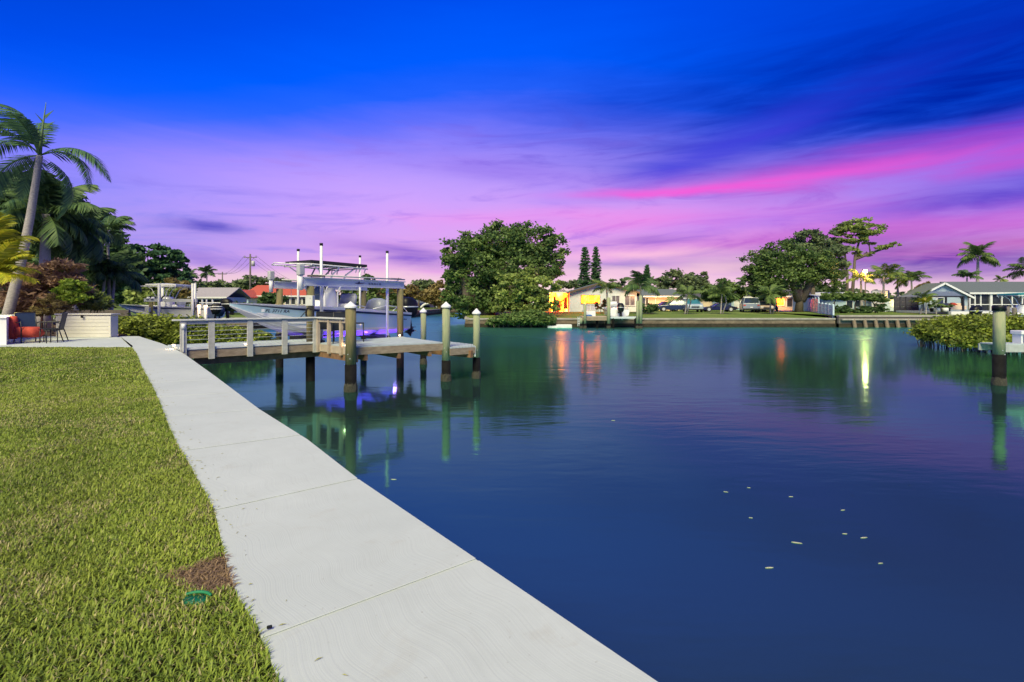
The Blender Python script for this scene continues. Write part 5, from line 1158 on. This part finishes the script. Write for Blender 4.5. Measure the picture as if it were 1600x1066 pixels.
vfence('dark board fence at the left corner of the blue house', [P(1398, 487, 64), P(1434, 487, 62.5)], 1.75, name='board_fence', n=4, m=mat('dark_fence_wood', (.05, .055, .08), .8, .2, 5))
cv_ = thing('patio_cover', 'dark flat hipped patio cover on slim posts in front of the blue house', 'patio cover', P(1475, 487, 59), world=True)
a, b = P(1441, 463.5, 58), P(1506, 463.5, 58); t1, t2 = P(1452, 455.5, 60), P(1490, 455.5, 60)
M().add([a, b, (b[0], b[1]+4, b[2]), (a[0], a[1]+4, a[2]), t1, t2], [(3, 2, 1, 0), (0, 1, 5, 4), (1, 2, 5), (2, 3, 4, 5), (3, 0, 4)]).build('hip_roof', mat('slate_blue_metal', (.15, .19, .25), .5), cv_)
M().beam(a, b, .12, .16).build('beam', BLACKM, cv_)
for px, d in ((1442, 58), (1505, 58), (1478, 62), (1503, 62)): post(cv_, px, d, 464, 486.5, .16, BLACKM)
M().tube([P(1499, 463.8, 58), P(1504.5, 469, 58)], .05, 6).build('brace', BLACKM, cv_)
fu = thing('patio_sofa', 'red cushioned outdoor sofa under the patio cover', 'sofa', P(1491, 486, 60), world=True)
M().box(*P(1490, 481, 60), 2.4, .8, .45).build('seat', HSCREAM, fu, bevel=.05); M().box(P(1490, 0, 60)[0], 60.45, P(0, 477.5, 60)[2], 2.4, .2, .55).build('backrest', HSCREAM, fu, bevel=.05); M().loft([(P(0, 477, 60)[2], P(1491, 0, 60)[0], 60.1, .5, .2), (P(0, 473, 60)[2], P(1491, 0, 60)[0], 60.2, .2, .12)], 12, 3).build('red_cushion', RED, fu, True)
x_, y_, z_ = P(1448, 467, 57.4); hl = thing('hanging_lamp', 'small warm hanging lamp under the left patio cover corner', 'lamp', (x_, y_, z_), world=True); M().loft([(z_-.18, x_, y_, .10, .10), (z_+.1, x_, y_, .1, .1)], 10, 2).build('lens', LAMP, hl, True)
M().box(x_, y_, z_+.18, .06, .06, .2).build('hanger', BLACKM, hl)
for i, (px, lb) in enumerate(((1457, 'dark plant pot, left of the row on the blue house terrace'), (1470, 'dark plant pot in the middle of the terrace row'), (1481, 'dark plant pot at the right of the terrace row'))):
    x_, y_, z_ = P(px, 487.5, 55); pt = thing('plant_pot', lb, 'plant pot', (x_, y_, z_), group='plant pots on the blue house terrace', world=True); M().loft([(z_, x_, y_, .2, .2), (z_+.42, x_, y_, .27, .27)], 14, 2).build('pot', BLACK, pt, True)
    leafcloud('foliage', [(x_, y_, z_+.65, .35, .35, .3)], 260, .14, 'mid', pt, seed=i)
for i, px in enumerate((1464, 1477)):
    x_, y_, z_ = P(px, 487, 54.6); M().loft([(z_, x_, y_, .3, .25), (z_+.4, x_, y_, .25, .22)], 10, 3).build('garden_urn', HSWHITE, smooth=True)
    tag(bpy.context.scene.collection.objects[-1], ['white garden urn left of the middle pot', 'white garden urn right of the middle pot'][i], 'urn')
pd = thing('pool_deck', 'raised white edged pool terrace in front of the lanai', 'terrace', P(1520, 490, 54), world=True)
xa, xb = P(1487, 0, 54)[0], P(1620, 0, 54)[0]; zz = P(0, 489.5, 54)[2]
M().box((xa+xb)/2, 58, zz+.05, xb-xa, 7.6, .25).build('slab', mat('blue_grey_tile', (.35, .42, .50), .5), pd); M().box((xa+xb)/2, 54.1, zz, xb-xa+.2, .35, .36).build('coping', WHITE, pd)

# ------------------------------------------------------------------ cars on the far bank
def car(label, px, d, rz, paint, L=4.6, Wd=1.85, H=1.5, glass=GLASS, suv=False, gz=-.0, spare=False, low=False, name='parked_car'):
    x_ = (px-800)/F*d; th = thing(name, label, 'car', (x_, d, gz), rz, 'cars parked on the far bank')
    gc = .24; sh = H*.60
    body = M()
    prof = [(-L/2, .45), (-L/2+.05, sh*.92), (-L*.30, sh), (L*.16, sh), (L*.44, sh*.86), (L/2, sh*.62), (L/2, .35), (L*.45, gc), (-L*.45, gc)] if not suv else [(-L/2, .45), (-L/2+.02, sh), (L*.16, sh), (L*.45, sh*.94), (L/2, sh*.8), (L/2, .40), (L*.46, gc+.05), (-L*.46, gc+.05)]
    n = len(prof); vs = []
    for yy, k in ((-Wd/2, 0.0), (-Wd/2+.10, .04), (Wd/2-.10, .04), (Wd/2, 0)):
        for px_, pz in prof: vs.append((px_*(1-.0 if k else .985), yy, pz+(k if pz > sh*.6 else 0)))
    fs = [tuple(range(n-1, -1, -1)), tuple(3*n+i for i in range(n))]+[(r_*n+i, r_*n+(i+1) % n, (r_+1)*n+(i+1) % n, (r_+1)*n+i) for r_ in range(3) for i in range(n)]
    body.add(vs, fs).build('body', paint, th, bevel=.04)
    a0, a1, b0, b1 = (-L*.40, L*.20, -L*.22, L*.04) if not suv else (-L*.47, L*.20, -L*.44, L*.08)
    if low: a0, a1, b0, b1 = -L*.36, L*.18, -L*.16, L*.02
    w0, w1 = Wd/2-.07, Wd/2-.24
    M().add([(a0, -w0, sh), (a1, -w0, sh), (a1, w0, sh), (a0, w0, sh), (b0, -w1, H-.05), (b1, -w1, H-.05), (b1, w1, H-.05), (b0, w1, H-.05)], [(3, 2, 1, 0), (4, 5, 6, 7), (0, 1, 5, 4), (1, 2, 6, 5), (2, 3, 7, 6), (3, 0, 4, 7)]).build('glasshouse', glass, th, bevel=.02)
    M().box((b0+b1)/2, 0, H-.03, b1-b0+.12, w1*2+.08, .07).build('roof_panel', paint, th, bevel=.03)
    for sg in (-1, 1):
        for (p, q) in (((a0, sh), (b0, H-.04)), ((a1, sh), (b1, H-.04)), (((a0+a1)/2, sh), ((b0+b1)/2, H-.04))): M().beam((p[0], sg*(w0+.005), p[1]), (q[0], sg*(w1+.005), q[1]), .06, .07).build('pillar', paint, th)
        for wx in (-L*.31, L*.32):
            w = M().tube([(wx, sg*(Wd/2-.22), .34), (wx, sg*(Wd/2+.01), .34)], .34, 18).build('wheel', RUBBER, th); M().tube([(wx, sg*(Wd/2-.02), .34), (wx, sg*(Wd/2+.025), .34)], .20, 12).build('rim', ALU, w)
        M().box(L/2-.02, sg*(Wd/2-.3), sh*.74, .08, .36, .14).build('headlight', TRIM, th, bevel=.02); M().box(-L/2+.01, sg*(Wd/2-.2), sh*.8, .06, .26, .14).build('taillight', RED, th)
        M().box(a1-.12, sg*(Wd/2+.08), sh+.08, .14, .16, .12).build('side_mirror', paint, th, bevel=.02)
    M().box(L/2, 0, sh*.62, .06, Wd*.5, .16).build('grille', BLACKM, th); M().box(L/2-.03, 0, .36, .16, Wd*.96, .16).build('front_bumper', BLACKM if suv else paint, th, bevel=.03); M().box(-L/2+.03, 0, .42, .16, Wd*.96, .18).build('rear_bumper', BLACKM if suv else paint, th, bevel=.03)
    M().box(-L/2-.02, 0, .62, .02, .32, .14).build('number_plate', TRIM, th)
    if spare: M().tube([(-L/2-.26, 0, .95), (-L/2-.02, 0, .95)], .36, 18).build('spare_wheel', RUBBER, th); M().tube([(-L/2-.28, 0, .95), (-L/2-.25, 0, .95)], .22, 12).build('spare_wheel_cover', ALU, th)
    return th
PB_ = mat('dark_blue_paint', (.02, .035, .08), .15, .02, 1, coat=.8); PS = mat('silver_blue_paint', (.34, .42, .50), .2, .02, 1, coat=.6); PK = mat('black_blue_paint', (.012, .014, .035), .2, .02, 1, coat=.8); PG = mat('grey_paint', (.24, .28, .34), .25, .02, 1, coat=.5); PR = mat('maroon_paint', (.18, .03, .03), .2, .02, 1, coat=.6); PT = mat('tan_paint', (.36, .28, .22), .35, .02, 1, coat=.3)
car('dark blue sedan with teal windows behind the palm, side on', 1054, 70, PI-.2, PB_, 4.7, 1.85, 1.55, TEALG)
car('silver blue utility vehicle facing the water between the pale palm trunks', 1082, 67.5, -1.75, PS, 4.5, 1.95, 1.75, TEALG, suv=True)
car('low black sports car parked side on under the leafy tree', 1122, 68, PI-.1, PK, 4.4, 1.85, 1.15, low=True)
car('grey off roader seen from behind on the far lawn', 1171, 66.5, 1.25, PG, 4.4, 2.0, 1.85, suv=True)
car('black off roader with spare wheel right of the grey one', 1203, 70, PI/2-.5, PK, 4.2, 1.9, 1.75, suv=True, spare=True)
car('tan open off roader between the grey and the black ones', 1190, 67, -1.7, PT, 3.9, 1.75, 1.45, suv=True)
car('maroon car nose showing left of the dark blue sedan', 1038, 73, PI, PR, 4.4, 1.8, 1.35)
tr = thing('boat_trailer', 'low flat white trailer standing in front of the warm lit garage', 'trailer', P(1030, 484, 73), world=True)
M().box(*P(1028, 481.5, 73), 2.8, 1.4, .12).build('bed', WHITE, tr)
for px in (1022, 1034): a = P(px, 483.5, 72.3); M().tube([a, (a[0], a[1]+.2, a[2])], .24, 12).build('wheel', RUBBER, tr)
# gravel patches
for (px, py, rx, ry, nm) in ((1043, 489.3, 17, 1.4, 'gravel_patch'), (1105, 488.5, 14, 1.2, 'mulch_patch')):
    b = M(); d = 61; x_ = (px-800)/F*d; zz = -.0
    b.add([(x_+rx/F*d*math.cos(a), d+2.4*math.sin(a), -.28+.012+.053*(d+2.4*math.sin(a)-56)*0+(-.32+.32*0)+.3) for a in np.linspace(0, 2*PI, 20)[:-1]], [tuple(range(19))]); 
dwy = thing('driveway', 'pale concrete driveway running in beside the off roaders', 'driveway', (P(1225, 485, 72)[0], 72, .004), world=True)
M().prism([(P(1202, 0, 67)[0], 67), (P(1238, 0, 67)[0], 67), (P(1236, 0, 95)[0], 95), (P(1215, 0, 95)[0], 95)], -.05, .02).build('slab', CAPC, dwy)

# ------------------------------------------------------------------ far dock with small boat
fd = thing('small_dock', 'small weathered wood dock on pilings before the white gabled house', 'dock', P(929, 500, 49), world=True)
for i in range(12):
    a = 909+i*3.4; M().box(P(a+1.6, 0, 49)[0], 49.6, P(0, 495, 49)[2], .19, 1.8, .08).build('deck_board', TANW, fd)
M().beam(P(908, 498.5, 48.7), P(950, 498.5, 48.7), .1, .3).build('fascia_board', FASC, fd)
for px in (913, 933, 948): M().tube([(*P(px, 0, 49.2)[:2], WZ-.5), P(px, 497, 49.2)], .14, 8).build('support_post', WRAP, fd)
fd2 = thing('small_dock', 'narrow pale aluminium dock beside the little lifted boat', 'dock', P(976, 500, 49), world=True)
M().box(P(976, 0, 49)[0], 49.5, P(0, 496.5, 49)[2], 2.8, 1.2, .18).build('deck_slab', BEAMM, fd2)
M().tube([(*P(993, 0, 49)[:2], WZ-.5), P(993, 497, 49)], .12, 8).build('support_post', WRAP, fd2); M().tube([(*P(958, 0, 49)[:2], WZ-.5), P(958, 497, 49)], .12, 8).build('support_post', WRAP, fd2)
for px, ty, lb, r_ in ((908, 497, 'short grey green piling at the left end of the wood dock', .13), (914, 474, 'green piling at the left of the far wood dock', .13), (951, 465, 'thicker green piling between wood dock and small boat', .17), (996, 470, 'green piling right of the small lifted boat', .13), (1001, 462, 'tall brown piling at the right end of the far docks', .16)):
    piling(px, 48.6, ty, r_, lb, PILEG, cap=False, wrap=-.75, group='green pilings of the far dock')
make_boat('small white boat with black outboard on a lift, stern towards the water', 5.6, 1.15, .55, .65, .8, -.25, GEL, None, False, (P(969, 0, 49.6)[0], 50.2, 0), PI/2, name='small_boat')
ks = thing('storage_box', 'white box with blue kayak end on the far wood dock', 'box', P(921, 495, 49.6), world=True); M().box(*P(922, 490.5, 49.8), 1.0, .5, .55).build('box', WHITE, ks, bevel=.03)
M().loft([(P(0, 495, 49)[2]+.04, P(919, 0, 49.3)[0], 49.3, .45, .2), (P(0, 492, 49)[2], P(919, 0, 49.3)[0], 49.3, .3, .12)], 14, 2).build('kayak_end', mat('kayak_blue', (.03, .14, .45), .3), ks, True)
lad = thing('dock_ladder', 'pale aluminium ladder at the left end of the far wood dock', 'ladder', P(904, 500, 48.6), world=True)
for px in (903, 906): M().tube([P(px, 495, 48.6), P(px, 510, 48.6)], .04, 6).build('rail', ALU, lad)
for y in (498, 502, 506): M().tube([P(903, y, 48.6), P(906, y, 48.6)], .03, 6).build('rung', ALU, lad)
x_, y_ = G(876, 512.2, WZ); fl = thing('floating_raft', 'low pale floating raft on the water left of the far dock', 'raft', (x_, y_, WZ), world=True)
M().box(x_+.3, y_, WZ+.15, 1.5, 1.0, .34).build('float', PVC, fl, bevel=.05); M().box(x_-.75, y_-.1, WZ+.08, 1.0, .8, .24, -.15).build('float', PVC, fl, bevel=.05)
x_, y_ = G(763, 510, WZ); o = M().loft([(WZ-.02, x_, y_, 1.0, .5), (WZ+.05, x_, y_, 1.05, .55), (WZ+.09, x_, y_, .9, .4)], 24, 2).build('floating_mat', mat('lime_foam', (.5, .62, .02), .5), smooth=True); tag(o, 'thin lime green foam mat floating below the banyan seawall', 'float')

# flood lamp high behind the palms (its long reflection lies on the water)
x_, y_, z_ = P(1352, 424, 63); fx = thing('flood_lamp', 'bright warm flood lamp on a slim pole among the palms', 'lamp', (x_, y_, 0), world=True)
M().tube([(x_, y_, 0), (x_, y_, z_-.1)], .06, 8).build('pole', OLDW, fx, True); M().loft([(z_-.14, x_, y_, .20, .16), (z_+.14, x_, y_, .18, .14)], 14, 2.5).build('lens', FLOOD, fx, True); M().box(x_, y_+.12, z_+.2, .6, .4, .05).build('hood', BLACKM, fx)
spot('palm_uplight', (P(1396, 0, 66)[0], 66, .6), (0, .05, 1), 1500, (1, .55, .08), 70, .3); spot('palm_uplight', (P(1345, 0, 63)[0], 63, .6), (0, .1, 1), 500, (1, .6, .15), 60, .3)
lampdata('palm_uplight', (P(8, 0, 16.6)[0], 16.6, 1.15), 40, (1, .78, .18), .08)

# ------------------------------------------------------------------ right edge dock
piling(1561, 15.4, 484, .145, 'green piling with flat black cap in front of the right dock', PILEG, cap=False, wrap=-.28, group='single piling at the right edge')
xx, yy, zt = P(1561, 484, 15.4); bc = bpy.data.objects['wood_post']
th_ = [o_ for o_ in C.objects if o_.get('label', '').startswith('green piling with flat black')][0]
M().loft([(zt-.03, xx, yy, .17, .17), (zt+.10, xx, yy, .17, .17), (zt+.13, xx, yy, .15, .15)], 18, 2).build('cap', BLACK, th_, True)
rdk = thing('right_dock', 'pale grey dock running out of the picture at the right edge', 'dock', P(1590, 545, 16.6), world=True)
x0 = P(1562, 0, 16.33)[0]
for i in range(22): M().box(x0+.07+i*.145, 16.68, -.06, .137, .68, .035).build('deck_board', DECK, rdk)
M().box(x0+1.6, 16.33, -.19, 3.25, .045, .22).build('fascia_board', mat('grey_fascia', (.42, .45, .46), .7, .1, 4, .3), rdk); M().box(x0+1.6, 17.04, -.19, 3.25, .045, .22).build('fascia_board', mat('grey_fascia', (.42, .45, .46)), rdk)
for k in (.5, 2.6): M().tube([(x0+k, 16.8, WZ-1), (x0+k, 16.8, -.1)], .13, 10).build('support_post', WRAP, rdk, True)
bn = thing('dock_bench', 'small pale bench top standing on the right dock', 'bench', P(1595, 530, 17), world=True); x_, y_, z_ = P(1597, 519.5, 16.7)
M().box(x_, y_, z_, .42, .4, .12).build('bench_top', WHITE, bn, bevel=.02)
for dx in (-.15, .15): M().box(x_+dx, y_, (z_-.06)/2-.02, .05, .3, z_+.0).build('leg', WHITE, bn)
make_boat('white boat with teal bimini partly hidden behind the right mangroves', 6.2, 1.2, .36, .36, .55, -.45, GEL, None, True, (P(1540, 0, 41)[0], 41, 0), .05, canvas=TEAL)
for px, ty, lb in ((1574, 479, 'dark thin lift piling left of the teal canopied boat'), (1585, 481, 'second dark lift piling beside the teal canopied boat')): piling(px, 36, ty, .13, lb, OLDW, cap=False, group='dark lift pilings at right')

# ------------------------------------------------------------------ small leaves drifting on the canal
LFm = mat('fallen_leaf_yellow', (.50, .50, .36), .6, .1, 20)
lv = [(1245, 848, .055, 'largest pale yellow leaf floating on the dark water'), (1202, 887, .05, 'slim yellow leaf floating nearest the camera'), (1350, 840, .05, 'pale leaf floating right of the largest one'), (1320, 834, .03, 'tiny leaf floating between two larger leaves'), (1236, 776, .035, 'small white leaf floating upper middle of the group'),
      (1134, 768.5, .035, 'faint leaf floating at the left of the group'), (1170, 762, .025, 'tiny pale speck floating beside the left leaf'), (1173, 809, .025, 'tiny whitish petal floating alone'), (1317, 797, .035, 'faint sliver of leaf floating at upper right'), (615, 749, .05, 'white petal floating near the walk edge'), (958, 657, .05, 'tiny leaf floating mid canal'), (1376, 880, .03, 'dim leaf floating at the right of the group')]
for i, (px, py, s_, lb) in enumerate(lv):
    x_, y_ = G(px, py, WZ+.004); a = random.uniform(-.5, .5); c, n = math.cos(a), math.sin(a)
    pts = [(-1, 0), (-.4, .17), (.4, .15), (1, 0), (.4, -.15), (-.4, -.17)]
    s_ *= .8 if i else .9
    o = M().prism([(x_+s_*(p*c-q*n), y_+s_*(p*n+q*c)) for p, q in pts], WZ+.001, WZ+.006).build('floating_leaf', LFm); tag(o, lb, 'leaf')
